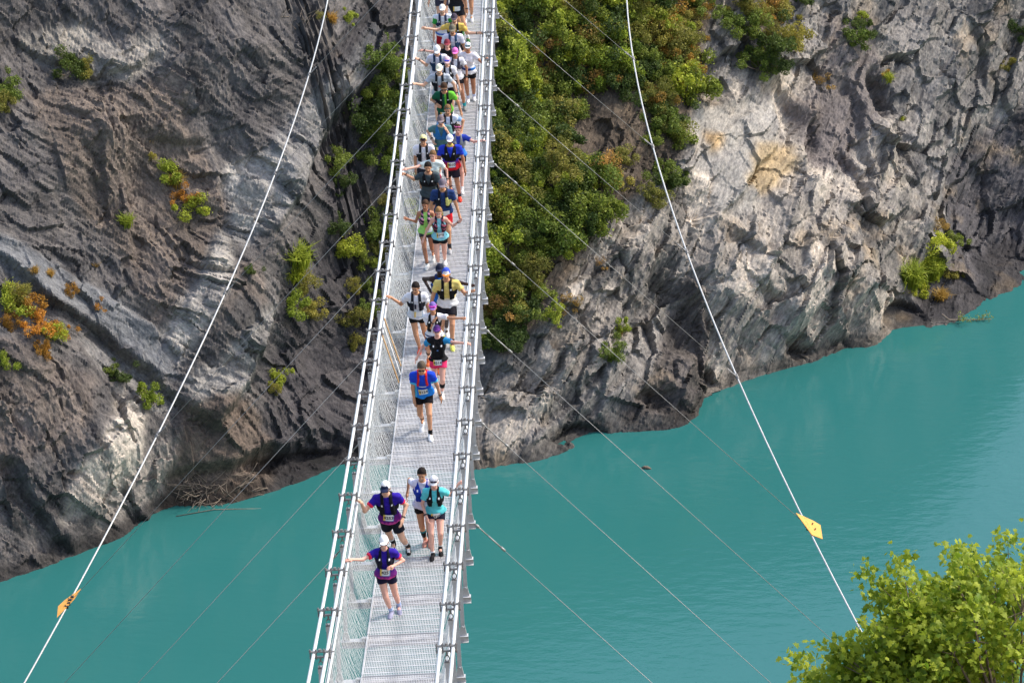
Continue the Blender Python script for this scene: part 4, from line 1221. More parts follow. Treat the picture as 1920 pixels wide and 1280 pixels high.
    if g('buff'):
        F_ = Fld(neck - .16, neck + .16, .009)
        F_.cone(neck + Rt @ np.array([0, -.005, -.01]), neck + Rt @ np.array([0, -.02, .035]), .068 * s, .064 * s, .02)
        V, Q = F_.mesh(); add('neck_buff', mesh_np('neck_buff', V, Q, True, np.tile(srgb(g('buff')), (len(V), 1)), [MAT['cloth']]), root)
    # ------------------------------------------------ running vest
    vc = g('vest')
    if vc:
        F_ = Fld(np.minimum(T(-.25, -.25, .1), T(.25, .3, .6)) - .12, np.maximum(T(-.25, -.25, .1), T(.25, .3, .6)) + .12, hres * .86)
        x, y, z = F_.local(tuple(slice(None) for _ in range(3)), Rt, hip)
        D = torso_d(x, y, z, (loose + .026) * s)
        zz = z / s; xx = np.abs(x) / s
        low_ = g('vest_low', .22)
        cx_ = .078 + .025 * np.clip((.45 - zz) / .2, 0, 1)
        wid = g('strap_w', .030 + .018 * np.clip((.42 - zz) / .12, 0, 1))
        strap = np.maximum(np.abs(xx - cx_) - wid, np.maximum(low_ - zz, zz - .56)) * s
        if g('vest_full'): strap = np.maximum(np.maximum(xx - .14, .035 - xx - (.40 - zz) * .3), np.maximum(low_ - zz, zz - .55)) * s
        back = np.maximum(np.maximum(xx - .13, .15 - zz), np.maximum(zz - .53, -y / s)) * s
        sidep = np.maximum(np.maximum(np.abs(zz - .30) - .05, .10 - xx), -.2 - xx) * s
        D = np.maximum(D, np.minimum(np.minimum(strap, back), sidep if g('flasks', True) else back))
        F_.F = D
        if sex == 'f':
            for sx in (-1, 1): F_.ell((sx * .082 * s, -.092 * s, .345 * s), np.array([.060, .080, .082]) * s, Rt, hip, .02)
        for sx in ((-1, 1) if g('flasks', True) else ()):
            yb = front_y(.095 * s, .28, .035)
            F_.cone(hip + Rt @ np.array([sx * .100 * s, yb, (low_ + .045) * s]), hip + Rt @ np.array([sx * .093 * s, yb, .36 * s]), .032 * s, .026 * s, .015)
        F_.ell((0, .135 * s, .34 * s), np.array([.115, .075, .17]) * s, Rt, hip, .03)
        V, Q = F_.mesh(); L = (V - hip) @ Rt / s
        C = np.tile(srgb(vc), (len(V), 1))
        if g('vest_logo', True):
            for sx in (-1, 1):
                m = (np.abs(L[:, 0] - sx * .088) < .014) & (np.abs(L[:, 2] - .405) < .017 - .4 * np.abs(L[:, 0] - sx * .088)) & (L[:, 1] < 0); C[m] = srgb((235, 235, 235))
        if g('flask'):
            m = (L[:, 0] * (1 if g('flask')[0] == 'L' else -1) > .06) & (L[:, 1] < -.05) & (L[:, 2] < .43) & (L[:, 2] > .23); C[m] = srgb(g('flask')[1])
        if g('vest2'):
            m = (np.sin(L[:, 2] * 60 + L[:, 0] * 35) > .35) & (L[:, 1] < 0); C[m] = srgb(g('vest2'))
        add('running_vest', mesh_np('running_vest', V, Q, True, C, [MAT['cloth']]), root)
    # ------------------------------------------------ waist belt, watch, knee strap
    if g('belt'):
        F_ = Fld(T(0, 0, .1) - .3, T(0, 0, .1) + .3, hres * .9)
        x, y, z = F_.local(tuple(slice(None) for _ in range(3)), Rt, hip)
        zb = g('belt_z', .07)
        F_.F = np.maximum(torso_d(x, y, z, .045 * s), np.abs(z - zb * s) - .028 * s)
        V, Q = F_.mesh(); L = (V - hip) @ Rt / s
        C = np.tile(srgb(g('belt')), (len(V), 1))
        if g('belt2'): C[L[:, 0] > .05] = srgb(g('belt2'))
        add('waist_belt', mesh_np('waist_belt', V, Q, True, C, [MAT['cloth']]), root)
    for nm in g('watch', ''):
        u = wri[nm] - elb[nm]; u /= np.linalg.norm(u); p = wri[nm] - u * .03
        mb = MB(); mb.tube([p - u * .014, p + u * .014], .034 * s, 10)
        mb.tube([p + hnor[nm] * -.030, p + hnor[nm] * -.042], .018, 8)
        add('watch', mb.mesh('watch', MAT['dark'], True), root)
    if g('strapL'):
        u = ank['L'] - kn['L']; u /= np.linalg.norm(u); p = kn['L'] + u * .16
        F_ = Fld(p - .15, p + .15, .010)
        F_.cone(p - u * .06 + np.array([0, .012, 0]), p + u * .07 + np.array([0, .012, 0]), .068 * s, .056 * s, 0, [(p + u * .07, u), (p - u * .06, -u)])
        V, Q = F_.mesh(); add('calf_sleeve', mesh_np('calf_sleeve', V, Q, True, np.tile(srgb(g('strapL')), (len(V), 1)), [MAT['cloth']]), root)
    # ------------------------------------------------ bib and lettering
    def patch(name, cx, cz, w, h, off, colf, parent, mat='cloth', tilt=0.0):
        nx, nz = 9, 7
        gx, gz = np.meshgrid(np.linspace(-w / 2, w / 2, nx), np.linspace(-h / 2, h / 2, nz), indexing='ij')
        px_ = gx * math.cos(tilt) - gz * math.sin(tilt) + cx; pz_ = gx * math.sin(tilt) + gz * math.cos(tilt) + cz
        y_ = front_y(px_ * s, pz_, off * s)
        if sex == 'f': y_ = y_ - .02 * np.exp(-((pz_ - .33) / .07) ** 2)
        Vf = np.stack([px_ * s, y_, pz_ * s], -1).reshape(-1, 3)
        Vb = Vf + np.array([0, .004, 0])
        i = np.arange(nx * nz).reshape(nx, nz)
        q = np.stack([i[:-1, :-1], i[1:, :-1], i[1:, 1:], i[:-1, 1:]], -1).reshape(-1, 4)
        V = np.vstack([Vf, Vb]) @ Rt.T + hip
        cc = np.array([srgb(colf(a / w, b / h)) for a, b in zip(gx.ravel(), gz.ravel())])
        return add(name, mesh_np(name, V, np.vstack([q, q[:, ::-1] + nx * nz]), True, np.vstack([cc, cc]), [MAT[mat]]), parent)
    if g('bib'):
        num, cx, cz, tilt = g('bib')
        colf = lambda a, b: (236, 200, 90) if a < -.36 else ((120, 170, 215) if (a > .38 or b < -.36) else (240, 240, 238))
        bo = patch('race_bib', cx, cz, .185, .135, .060, colf, root, tilt=tilt)
        if num:
            tm = text_mesh(num, .088)
            n = len(tm.vertices); v = np.empty(n * 3, np.float32); tm.vertices.foreach_get('co', v); v = v.reshape(-1, 3)
            px_ = v[:, 0] * math.cos(tilt) - v[:, 1] * math.sin(tilt) + cx; pz_ = v[:, 0] * math.sin(tilt) + v[:, 1] * math.cos(tilt) + cz
            V = np.stack([px_ * s, front_y(px_ * s, pz_, .060 * s) - .004, pz_ * s], -1)
            if sex == 'f': V[:, 1] -= .02 * np.exp(-((pz_ - .33) / .07) ** 2)
            V = V @ Rt.T + hip
            tm.vertices.foreach_set('co', V.astype(np.float32).ravel()); tm.update(); tm.materials.clear(); tm.materials.append(MAT['dark'])
            add('bib_number', tm, bo)
    for nm_, cx, cz, w, h, c in g('marks', ()):
        patch(nm_, cx, cz, w, h, .034, lambda a, b: c, root)
    return root
GRP = 'runners crossing the footbridge'
PEOPLE = [
 dict(label='smiling runner in white cap and purple shirt with red cuff, leading the line', head=(719,1004), sex='f', H=1.68, cap=(245,245,245), glasses=('eyes',(40,22,28)), smile=True, shirt=(48,28,150), lower=(.10,(120,40,130)), lower2=(.0,(185,60,130)), cuff=(225,50,80), vest=(22,24,40), vest_low=.17, bib=('425',.0,.115,-.05), shorts=(24,24,52), short=.40, sock=(170,190,225), sock_len=.10, shoe=(150,150,175), sole=(225,222,210), footR=(733,1158), footL=(748,1150), armR=('rail',(651,1050)), armL=('px',(739,1066),-.20,(1,.3,-.4)), skin='pink', hair='brown', lean=.10, hpitch=.22),
 dict(label='runner in purple shirt, navy and white cap and black calf socks', head=(721,893), sex='m', H=1.84, cap=(240,240,242), cap2=(30,40,70), brimc=(28,36,66), glasses=('eyes',(20,16,22)), shirt=(45,24,150), lower=(.13,(105,28,120)), lower2=(.005,(200,70,150)), cuff=(230,45,80), vest=(20,20,30), vest_low=.15, bib=('4253',.0,.135,-.16), shorts=(20,24,38), short=.60, flare=.022, sock=(22,22,26), sock_top=(235,235,235), sock_len=.25, shoe=(235,235,235), shoe2=(30,30,34), footR=(738,1028), footL=(766,1038), armR=('rail',(668,945)), armL=('px',(757,978),-.22,(1,.6,-.2)), watch='L', skin='fair', lean=.22, side=-.06, hpitch=.45, hyaw=-.15),
 dict(label='dark-haired runner in blue vest over white shirt with teal and black calf sleeves', head=(790,878), sex='f', H=1.72, hair='dark', hair_len='tail', smile=True, shirt=(228,222,236), vest=(28,55,165), vest_full=True, vest_low=.13, shorts=(20,20,24), short=.36, sock=(22,26,30), sock_top=(30,130,140), sock_len=.30, calf_only=True, shoe=(205,150,135), sole=(60,50,48), footR=(797,1024), footL=(806,1026), armR=('px',(762,925),.20,(-.6,.8,0)), armL=('down',.08,.05), skin='tan', lean=.12, hpitch=.42, hyaw=-.1),
 dict(label='runner in turquoise shirt and white cap with bib 4410 on navy shorts', head=(813,893), sex='f', H=1.66, cap=(240,238,240), glasses=('cap',(45,30,55)), shirt=(95,205,212), vest=(18,19,22), vest_low=.18, bib=('4410',.015,-.02,.06), shorts=(28,26,48), short=.38, flare=.02, sock=(235,235,235), sock_len=.05, shoe=(30,29,31), sole=(50,48,48), footR=(811,1050), footL=(826,1041), armL=('rail',(866,927)), armR=('px',(799,973),-.22,(-1,.5,-.2)), watch='R', skin='pink', lean=.15, hpitch=.35, hem=.0),
 dict(label='bare-headed man in bright blue shirt with red pack straps and bib 4224', head=(790,680), sex='m', H=1.80, hair='grey', glasses=('eyes',(25,20,18)), shirt=(28,70,205), lower=(.20,(30,125,215)), cuff=(80,190,235), vest=(205,40,36), vest_low=.30, flasks=False, strap_w=.021, vest_logo=False, bib=('4224',.01,.16,.10), marks=[('chest_print',0,.285,.15,.022,(215,225,240))], shorts=(20,18,24), short=.50, sock=(20,20,22), sock_len=.10, shoe=(240,240,242), sole=(70,70,74), footR=(792,808), footL=(807,826), armR=('px',(777,757),-.10,(-1,.5,0)), armL=('px',(828,748),-.02,(1,.5,0)), watch='L', skin='tan', lean=.32, hpitch=.70, loose=.022),
 dict(label='runner in black vest, sky blue sleeves and pink shorts, arms spread', head=(819,610), sex='f', H=1.67, cap=(70,40,100), cap2=(110,55,135), brimc=(60,35,80), shirt=(22,22,26), sleeves=(45,140,195), vest=(20,20,24), vest_full=True, vest_low=.10, bib=('4214',-.01,-.005,.03), marks=[('chest_emblem',0,.30,.035,.035,(90,130,190))], shorts=(235,55,110), short=.40, flare=.026, sock=(235,235,235), sock_len=.08, strapL=(20,20,22), shoe=(232,226,220), footL=(829,748), footR=(816,735), armR=('px',(780,672),-.05,(-.6,.9,-.2)), armL=('rail',(881,641)), skin='pink', hair='brown', lean=.05, hpitch=.05, hem=.0),
 dict(label='runner in white shirt and purple cap with pink glasses, hand at the chest', head=(811,566), sex='f', H=1.68, cap=(120,100,170), cap2=(150,110,185), glasses=('cap',(225,60,190)), shirt=(238,236,240), vest=(20,20,24), vest_low=.14, shorts=(28,40,80), short=.5, sock=(25,25,28), sock_len=.12, shoe=(235,120,70), footR=(806,663), armR=('px',(816,606),-.24,(-1,.4,-.5)), armL=('rail',(872,597)), watch='R', skin='tan', hair='brown', lean=.10, hpitch=.25, belt=(40,50,90), belt_z=.02),
 dict(label='short-haired man in white shirt with one black strap, reaching for the rail', head=(778,530), sex='m', H=1.76, hair='dark', shirt=(232,232,238), lower=(.33,(226,228,236)), vest=(26,28,38), vest_low=.17, bib=('',.04,.10,-.06), marks=[('chest_print',-.02,.29,.04,.12,(45,48,66))], shorts=(20,20,24), short=.36, sock=(225,120,80), sock_len=.04, shoe=(225,85,60), footR=(787,664), footL=(801,655), armR=('rail',(728,572)), armL=('px',(806,600),.05,(1,.6,0)), skin='tan', lean=.14, hpitch=.48, hyaw=-.25, beard=True),
 dict(label='man in yellow and white shirt with blue and orange cap and black vest', head=(836,503), sex='m', H=1.86, cap=(60,85,190), cap2=(225,225,225), brimc=(240,130,50), shirt=(226,205,120), lower=(.17,(238,238,240)), vest=(20,21,24), vest_low=.16, shorts=(34,32,40), short=.58, flare=.022, sock=(25,25,28), sock_len=.13, shoe=(225,230,110), sole=(238,236,230), footL=(848,657), footR=(830,645), armL=('rail',(886,548)), armR=('down',.14,.02), watch='L', skin='tan', lean=.12, hpitch=.30, bulk=1.05, loose=.02),
 dict(label='man in blue singlet and navy cap, arms held out wide', head=(824,495), sex='m', H=1.80, skin='dark', hair='dark', cap=(28,32,52), cap2=(34,38,60), shirt=(40,115,205), sleeve=0, vest=(28,50,110), vest_low=.25, shorts=(24,28,48), armR=('px',(803,545),-.02,(-1,.6,0)), armL=('rail',(890,527)), lean=.10, hpitch=.20, phase=-.5),
 dict(label='runner in pale blue singlet with bib 4195, looking down, arm stretched out', head=(822,386), sex='f', H=1.67, hair='blond', hair_len='tail', shirt=(140,212,226), sleeve=0, vest=(36,30,42), vest2=(150,70,90), vest_low=.17, bib=('4195',.02,.115,.04), shorts=(22,22,26), short=.36, sock=(230,230,230), sock_len=.05, footR=(822,502), footL=(834,498), armL=('px',(865,416),-.10,(.2,.5,-1)), armR=('px',(791,455),-.10,(-1,.6,-.1)), skin='pink', lean=.14, hpitch=.55, watch='L'),
 dict(label='runner in lime green singlet, grey shorts and white shoes', head=(797,375), sex='f', H=1.66, hair='brown', hair_len='tail', shirt=(168,228,118), sleeve=0, vest=(38,34,52), vest2=(190,130,160), vest_low=.20, bib=('',.07,.09,.0), shorts=(70,66,68), short=.34, sock=(28,28,30), sock_len=.05, shoe=(228,228,222), footR=(801,506), footL=(812,492), armR=('px',(761,413),-.06,(-.2,.4,-1)), armL=('down',.10,.02), skin='brown', lean=.05, hpitch=.15, hyaw=-.2),
 dict(label='man in navy shirt and red shorts with a yellow flask on his strap', head=(829,337), sex='m', H=1.84, cap=(110,100,112), cap2=(126,116,126), shirt=(38,62,112), vest=(22,26,40), flask=('L',(220,218,130)), vest_low=.16, bib=('',.05,.02,.0), shorts=(225,40,48), short=.62, flare=.022, sock=(50,50,56), sock_len=.12, shoe=(170,170,172), sole=(215,215,212), footL=(843,476), footR=(826,468), armL=('down',.14,.02), armR=('down',.12,.0), skin='tan', lean=.18, hpitch=.45, bulk=1.03, loose=.02),
 dict(label='bearded man in charcoal shirt and black vest, hand on the rail', head=(802,304), sex='m', H=1.80, hair='dark', beard=True, shirt=(62,74,80), vest=(18,19,23), vest_full=True, vest_low=.25, shorts=(34,36,46), short=.6, armR=('rail',(763,360)), armL=('down',.10,.05), watch='R', skin='tan', lean=.14, hpitch=.25, bulk=1.04, phase=.4),
 dict(label='fair-haired runner in pale mint shirt, arm stretched to the rail', head=(811,282), sex='f', H=1.70, hair='light', hair_len='tail', shirt=(214,228,224), lower=(.15,(120,135,140)), armR=('rail',(757,318)), armL=('px',(841,342),-.12,(1,.6,-.1)), watch='L', shorts=(30,30,36), skin='pink', lean=.12, hpitch=.25, hyaw=-.2, phase=-.5, belt=(200,40,90), belt_z=.08),
 dict(label='man in white shirt and black vest with cream cap pushed back', head=(793,254), sex='m', H=1.78, cap=(236,226,160), cap2=(60,45,55), brim=False, shirt=(236,234,242), vest=(24,25,32), vest_low=.16, shorts=(40,42,54), armR=('px',(779,326),-.06,(-1,.7,0)), armL=('down',.10,.03), skin='tan', lean=.16, hpitch=.45, phase=.5),
 dict(label='man in royal blue and red shirt with yellow neck buff and bib 4010', head=(843,253), sex='m', H=1.80, cap=(225,228,238), cap2=(190,200,225), brimc=(235,235,240), glasses=('eyes',(20,18,20)), beard=True, buff=(225,205,90), shirt=(36,60,190), lower=(.17,(140,25,90)), lower2=(.11,(210,28,42)), vest=(16,17,22), vest_full=True, vest_low=.20, bib=('4010',.02,.115,.02), shorts=(38,32,44), short=.60, flare=.024, sock=(62,55,70), sock_len=.12, shoe=(225,70,50), sole=(200,60,45), footL=(862,378), footR=(846,362), armR=('down',.10,.02), armL=('down',.10,.0), skin='brown', hair='dark', lean=.10, hpitch=.30, bulk=1.12, loose=.022),
 dict(label='runner in blue shirt and grey vest with pink glasses on the head', head=(858,232), sex='f', H=1.72, hair='brown', glasses=('head',(225,110,170)), shirt=(45,70,175), lower=(.18,(50,120,205)), vest=(140,145,150), vest_low=.22, vest_logo=False, bib=('',.03,.05,.02), shorts=(22,22,26), short=.40, sock=(230,230,230), sock_len=.06, footL=(866,365), footR=(858,355), armL=('rail',(905,266)), armR=('down',.08,.02), skin='pink', lean=.08, hpitch=.22),
 dict(label='man in sea green shirt and grey cap with blue vest, hand raised to chest', head=(826,217), sex='m', H=1.78, cap=(112,100,104), cap2=(130,118,122), glasses=('eyes',(40,30,30)), shirt=(88,128,130), lower=(.1,(70,120,120)), vest=(45,115,175), vest_full=True, vest_low=.22, vest_logo=False, shorts=(50,80,95), bib=('',-.05,-.04,.1), armL=('px',(836,247),-.26,(1,.5,-.4)), armR=('px',(810,266),-.05,(-1,.6,0)), watch='R', skin='fair', lean=.15, hpitch=.40, phase=.5, beard=True),
 dict(label='bearded man with teal headband in white and pale blue shirt', head=(839,197), sex='m', H=1.80, hair='light', band=(40,150,165), beard=True, shirt=(226,230,242), sleeves=(150,185,230), vest=(22,24,30), vest_low=.14, armL=('px',(867,250),-.02,(1,.6,0)), armR=('down',.10,.05), shorts=(30,34,56), skin='tan', lean=.12, hpitch=.35, phase=-.5),
 dict(label='bowed man in dark and bright green shirt with black vest', head=(832,157), sex='m', H=1.80, hair='brown', glasses=('eyes',(22,18,18)), beard=True, shirt=(20,90,66), half=(110,195,60), vest=(18,20,24), vest_low=.12, armR=('px',(819,200),-.20,(-1,.6,-.2)), armL=('px',(866,213),-.05,(1,.6,0)), watch='R', shorts=(26,60,56), bib=('',-.02,-.03,.05), skin='tan', lean=.28, hpitch=.70, phase=.6),
 dict(label='smiling man in light grey shirt and cream cap, hand on the rail', head=(823,121), sex='m', H=1.80, cap=(240,238,214), shirt=(178,186,198), vest=(24,26,34), vest_low=.12, marks=[('chest_print',0,.28,.06,.05,(200,110,105))], armR=('rail',(775,171)), armL=('px',(858,180),-.05,(1,.6,0)), watch='L', shorts=(40,42,50), skin='fair', hair='grey', smile=True, beard=True, lean=.18, hpitch=.30, phase=-.6, bulk=1.04),
 dict(label='runner in white shirt with blue sunglasses pushed onto a pink cap', head=(838,107), sex='f', H=1.70, cap=(226,190,200), glasses=('cap',(50,70,215)), shirt=(238,236,242), vest=(24,25,32), vest_low=.15, armL=('px',(865,172),-.08,(1,.6,0)), armR=('down',.08,.05), shorts=(24,26,32), skin='fair', hair='brown', lean=.14, hpitch=.40, phase=.5),
 dict(label='runner in white printed shirt and hot pink cap with teal socks', head=(853,90), sex='f', H=1.74, cap=(228,120,190), brimc=(240,130,200), cap2=(215,95,175), shirt=(240,238,244), vest=(70,66,80), vest_low=.42, vest_logo=False, marks=[('shirt_print',.01,.22,.07,.11,(60,64,90))], armL=('px',(876,150),-.06,(1,.6,0)), armR=('down',.08,.0), watch='L', shorts=(28,26,34), short=.42, sock=(40,160,170), sock_len=.12, shoe=(130,132,130), sole=(90,90,90), footL=(871,208), footR=(858,196), skin='brown', hair='brown', lean=.08, hpitch=.25),
 dict(label='runner in speckled white shirt, white visor and blue belt, hand on the rail', head=(877,80), sex='f', H=1.72, cap=(240,240,240), cap2=(238,238,238), glasses=('cap',(30,90,85)), shirt=(232,230,236), belt=(40,60,120), belt2=(30,110,190), belt_z=.10, shorts=(24,23,30), short=.40, sock=(195,205,232), sock_len=.12, shoe=(232,230,232), footL=(889,190), footR=(878,193), armL=('rail',(905,107)), armR=('down',.08,.0), skin='brown', hair='brown', lean=.05, hpitch=.20),
 dict(label='man in white shirt and navy vest under a round white cap, hand on the rail', head=(819,87), sex='m', H=1.80, cap=(242,242,244), cap2=(240,240,242), shirt=(222,222,238), vest=(34,60,92), vest_low=.12, armR=('rail',(780,127)), armL=('down',.10,.05), watch='R', shorts=(215,216,228), skin='fair', hair='brown', lean=.22, hpitch=.65, phase=.5),
 dict(label='long-haired runner in black shirt and maroon cap', head=(838,74), sex='f', H=1.74, cap=(120,48,62), cap2=(140,55,68), hair='brown', hair_len='long', shirt=(28,28,32), armR=('rail',(783,110)), armL=('down',.08,.03), watch='R', shorts=(24,24,28), skin='pink', lean=.08, hpitch=.20, phase=-.5),
 dict(label='man in white shirt and khaki cap with steel blue vest', head=(848,47), sex='m', H=1.82, cap=(112,106,92), cap2=(122,116,100), shirt=(226,224,238), vest=(48,74,108), vest_low=.10, marks=[('shirt_print',0,.26,.09,.05,(90,130,165))], armR=('down',.12,.05), armL=('down',.14,.03), shorts=(40,44,60), skin='tan', hair='grey', beard=True, lean=.18, hpitch=.40, phase=.5, bulk=1.05),
 dict(label='bearded man in mustard yellow shirt and dark cap, both arms held out', head=(851,19), sex='m', H=1.82, cap=(70,62,74), cap2=(80,72,84), beard=True, shirt=(222,190,96), vest=(24,24,28), vest_low=.12, armR=('px',(797,54),-.10,(0,.5,-1)), armL=('px',(900,64),-.10,(0,.5,-1)), watch='L', shorts=(36,34,38), skin='fair', hair='dark', lean=.14, hpitch=.30, phase=-.5, footL=(878,68), footR=(864,78)),
 dict(label='man in white shirt with green sleeves, white cap and red shorts', head=(829,9), sex='m', H=1.80, cap=(240,238,236), shirt=(222,230,242), sleeves=(46,160,70), vest=(40,50,80), vest_low=.30, belt=(60,110,200), belt_z=.03, armR=('px',(813,74),-.04,(-1,.6,0)), armL=('down',.10,.03), shorts=(170,26,40), short=.6, skin='fair', hair='brown', beard=True, smile=True, lean=.12, hpitch=.20, phase=.5),
 dict(label='man in plain black shirt with green shoes and a large watch', head=(853,-42), sex='m', H=1.84, hair='dark', shirt=(30,30,38), vest=(22,22,28), vest_low=.3, armL=('px',(879,35),-.06,(1,.6,0)), armR=('down',.12,.0), watch='L', bib=('',.02,.0,.0), shorts=(28,28,36), short=.56, sock=(230,228,226), sock_len=.1, shoe=(60,110,62), sole=(70,90,60), footL=(884,80), footR=(868,66), skin='tan', lean=.10, hpitch=.2),
 dict(label='runner all in black with white-trimmed cap, hand on the rail', head=(874,-72), sex='m', H=1.82, hair='dark', cap=(200,200,200), shirt=(22,22,24), shorts=(24,22,24), armL=('rail',(918,3)), armR=('down',.1,.0), skin='tan', lean=.1, hpitch=.2, phase=-.5),
 dict(label='man in pale grey shirt behind the black-shirted runner', head=(826,-58), sex='m', H=1.80, hair='brown', shirt=(180,182,190), shorts=(60,60,80), armR=('down',.14,.05), armL=('down',.1,.0), skin='fair', lean=.1, hpitch=.2, phase=.5),
]
for p_ in PEOPLE:
    p_.setdefault('group', GRP)
    if p_['head'][1] < 300: p_['res'] = 0.0165
    person(p_)
# ------------------------------------------------------------------ shrubs, grass, tree, driftwood
def leaf_quads(P, size, nrm_bias, r_, stretch=1.6):
    """one small folded leaf per point"""
    n = len(P)
    nr = r_.normal(size=(n, 3)) + nrm_bias; nr /= np.linalg.norm(nr, axis=1)[:, None]
    a = np.cross(nr, r_.normal(size=(n, 3))); a /= np.linalg.norm(a, axis=1)[:, None]; b = np.cross(nr, a)
    sz = size * r_.uniform(.6, 1.35, n)[:, None]
    V = np.stack([P - a * sz * stretch * .5, P - b * sz * .5 + nr * sz * .12, P + a * sz * stretch * .5, P + b * sz * .5 + nr * sz * .12], 1).reshape(-1, 3)
    i = np.arange(n)[:, None] * 4
    return V, i + np.array([[0, 1, 2, 3]])
def shrub_meshes(seed, c1, c2, n=4600, leaf=.072, lobes=15, flat=1.0):
    r_ = np.random.default_rng(seed)
    cen = r_.normal(size=(lobes, 3)) * np.array([.56, .56, .36 * flat]) + np.array([0, 0, .60 * flat])
    rad = r_.uniform(.17, .44, lobes)
    k = r_.integers(0, lobes, n)
    dr = r_.normal(size=(n, 3)); dr /= np.linalg.norm(dr, axis=1)[:, None]
    rr = rad[k] * r_.uniform(.25, 1.0, n) ** .45 * (1 + .30 * np.abs(r_.normal(size=n)) * (r_.uniform(size=n) < .4))
    P = cen[k] + dr * rr[:, None]
    P[:, 2] = np.maximum(P[:, 2], .02)
    V, Q = leaf_quads(P, leaf, np.array([.0, -.25, .55]), r_)
    w = np.clip(r_.normal(.5, .28, n) + .25 * (r_.uniform(size=lobes) - .5)[k], 0, 1)[:, None]
    c = (lin(c1) * (1 - w) + lin(c2) * w) * 1.75
    me = mesh_np('foliage', V, Q, False, np.repeat(c, 4, 0), [MAT['leaf']])
    mb = MB()
    for q in range(lobes):
        m_ = cen[q] * .5 + r_.normal(size=3) * .08; m_[2] = abs(m_[2])
        mb.tube([(0, 0, -.25), m_, cen[q], cen[q] + np.array([0, 0, rad[q] * .7])], [.035, .022, .014, .005], 5)
    return me, mb.mesh('stems', MAT['bark'], True)
def grass_mesh(seed, c1, c2, n=420, h=1.0):
    r_ = np.random.default_rng(seed)
    b = r_.normal(size=(n, 2)) * .20; az = r_.uniform(0, 6.283, n); ln = h * r_.uniform(.5, 1.1, n); bend = r_.uniform(.1, .75, n)
    d = np.stack([np.cos(az), np.sin(az)], -1); side = np.stack([-d[:, 1], d[:, 0]], -1) * .018
    p0 = np.c_[b, np.full(n, -.05)]; p1 = np.c_[b + d * (bend * .25)[:, None] * ln[:, None], ln * .6]; p2 = np.c_[b + d * bend[:, None] * ln[:, None], ln * (1 - .35 * bend)]
    S3 = np.c_[side, np.zeros(n)]
    V = np.stack([p0 - S3, p0 + S3, p1 + S3, p1 - S3, p2], 1).reshape(-1, 3)
    i = np.arange(n)[:, None] * 5
    w = np.clip(r_.normal(.5, .3, n), 0, 1)[:, None]; c = np.repeat(lin(c1) * (1 - w) + lin(c2) * w, 5, 0)
    return mesh_np('blades', V, [i + np.array([[0, 1, 2, 3]]), i + np.array([[3, 2, 4]])], False, c, [MAT['leaf']])
KIND = {}
def kind(key, *protos): KIND[key] = protos
kind('green', *[shrub_meshes(500 + i, (58, 70, 28), (112, 124, 52)) for i in range(3)])
kind('dark', *[shrub_meshes(520 + i, (36, 50, 24), (76, 90, 42)) for i in range(3)])
kind('lime', *[shrub_meshes(540 + i, (88, 100, 34), (150, 156, 58), 4400, .075) for i in range(3)])
kind('olive', *[shrub_meshes(560 + i, (84, 86, 36), (134, 126, 62), 3600, .068) for i in range(2)])
kind('rust', *[shrub_meshes(580 + i, (108, 74, 30), (176, 126, 50), 3000, .07) for i in range(2)])
kind('autumn', *[shrub_meshes(570 + i, (96, 80, 36), (160, 122, 54), 2800, .068) for i in range(2)])
kind('tan', *[shrub_meshes(590 + i, (110, 84, 46), (168, 132, 72), 1800, .06) for i in range(2)])
kind('grass', *[(grass_mesh(600 + i, (112, 128, 36), (182, 188, 70)),) for i in range(2)])
kind('dry', *[(grass_mesh(610 + i, (140, 110, 48), (200, 160, 80), 360),) for i in range(2)])
WORD = {'green': 'mid green leafy shrub', 'dark': 'dark green leafy shrub', 'lime': 'yellow-green leafy shrub', 'olive': 'dull olive shrub', 'rust': 'rust-orange dry shrub', 'autumn': 'golden brown autumn shrub', 'tan': 'sparse tan dry shrub', 'grass': 'bright green tuft of long grass', 'dry': 'straw-coloured tuft of dry grass'}
veg_rng = random.Random(11)
def plant(px, k, r, where, group, sink=.15):
    P, _ = cliff_hit(px)
    pr = KIND[k][veg_rng.randrange(len(KIND[k]))]
    up = Vector(EN * .45 + np.array([0, 0, 1.0])).normalized()
    q = Vector((0, 0, 1)).rotation_difference(up)
    nm = 'grass_tuft' if k in ('grass', 'dry') else 'shrub'
    o = add(nm, None, label=WORD[k] + ' ' + where, category='grass' if nm == 'grass_tuft' else 'shrub', group=group + ', ' + k)
    sc = r * veg_rng.uniform(.85, 1.15)
    o.matrix_world = Matrix.Translation(Vector(P - EN * sink * r)) @ q.to_matrix().to_4x4() @ Matrix.Rotation(veg_rng.uniform(0, 6.28), 4, 'Z') @ Matrix.Diagonal((sc, sc, sc * veg_rng.uniform(.85, 1.15), 1))
    for me, part in zip(pr, ('blades',) if nm == 'grass_tuft' else ('foliage', 'stems')):
        add(part, me, o)
def scatter(poly, spacing, kinds, rr, where, group, seed):
    rs = random.Random(seed)
    xs = [p[0] for p in poly]; ys = [p[1] for p in poly]
    pts = []
    y = min(ys)
    while y < max(ys):
        x = min(xs)
        while x < max(xs):
            a, b = x + rs.uniform(-.45, .45) * spacing, y + rs.uniform(-.45, .45) * spacing
            ins = False
            for i in range(len(poly)):
                x0, y0 = poly[i]; x1, y1 = poly[(i + 1) % len(poly)]
                if (y0 > b) != (y1 > b) and a < (x1 - x0) * (b - y0) / (y1 - y0) + x0: ins = not ins
            if ins: pts.append((a, b))
            x += spacing
        y += spacing * .9
    for p in pts:
        plant(p, rs.choices([k for k, _ in kinds], [w for _, w in kinds])[0], rs.uniform(*rr), where, group)
THK = 'in the thicket beside the bridge deck'
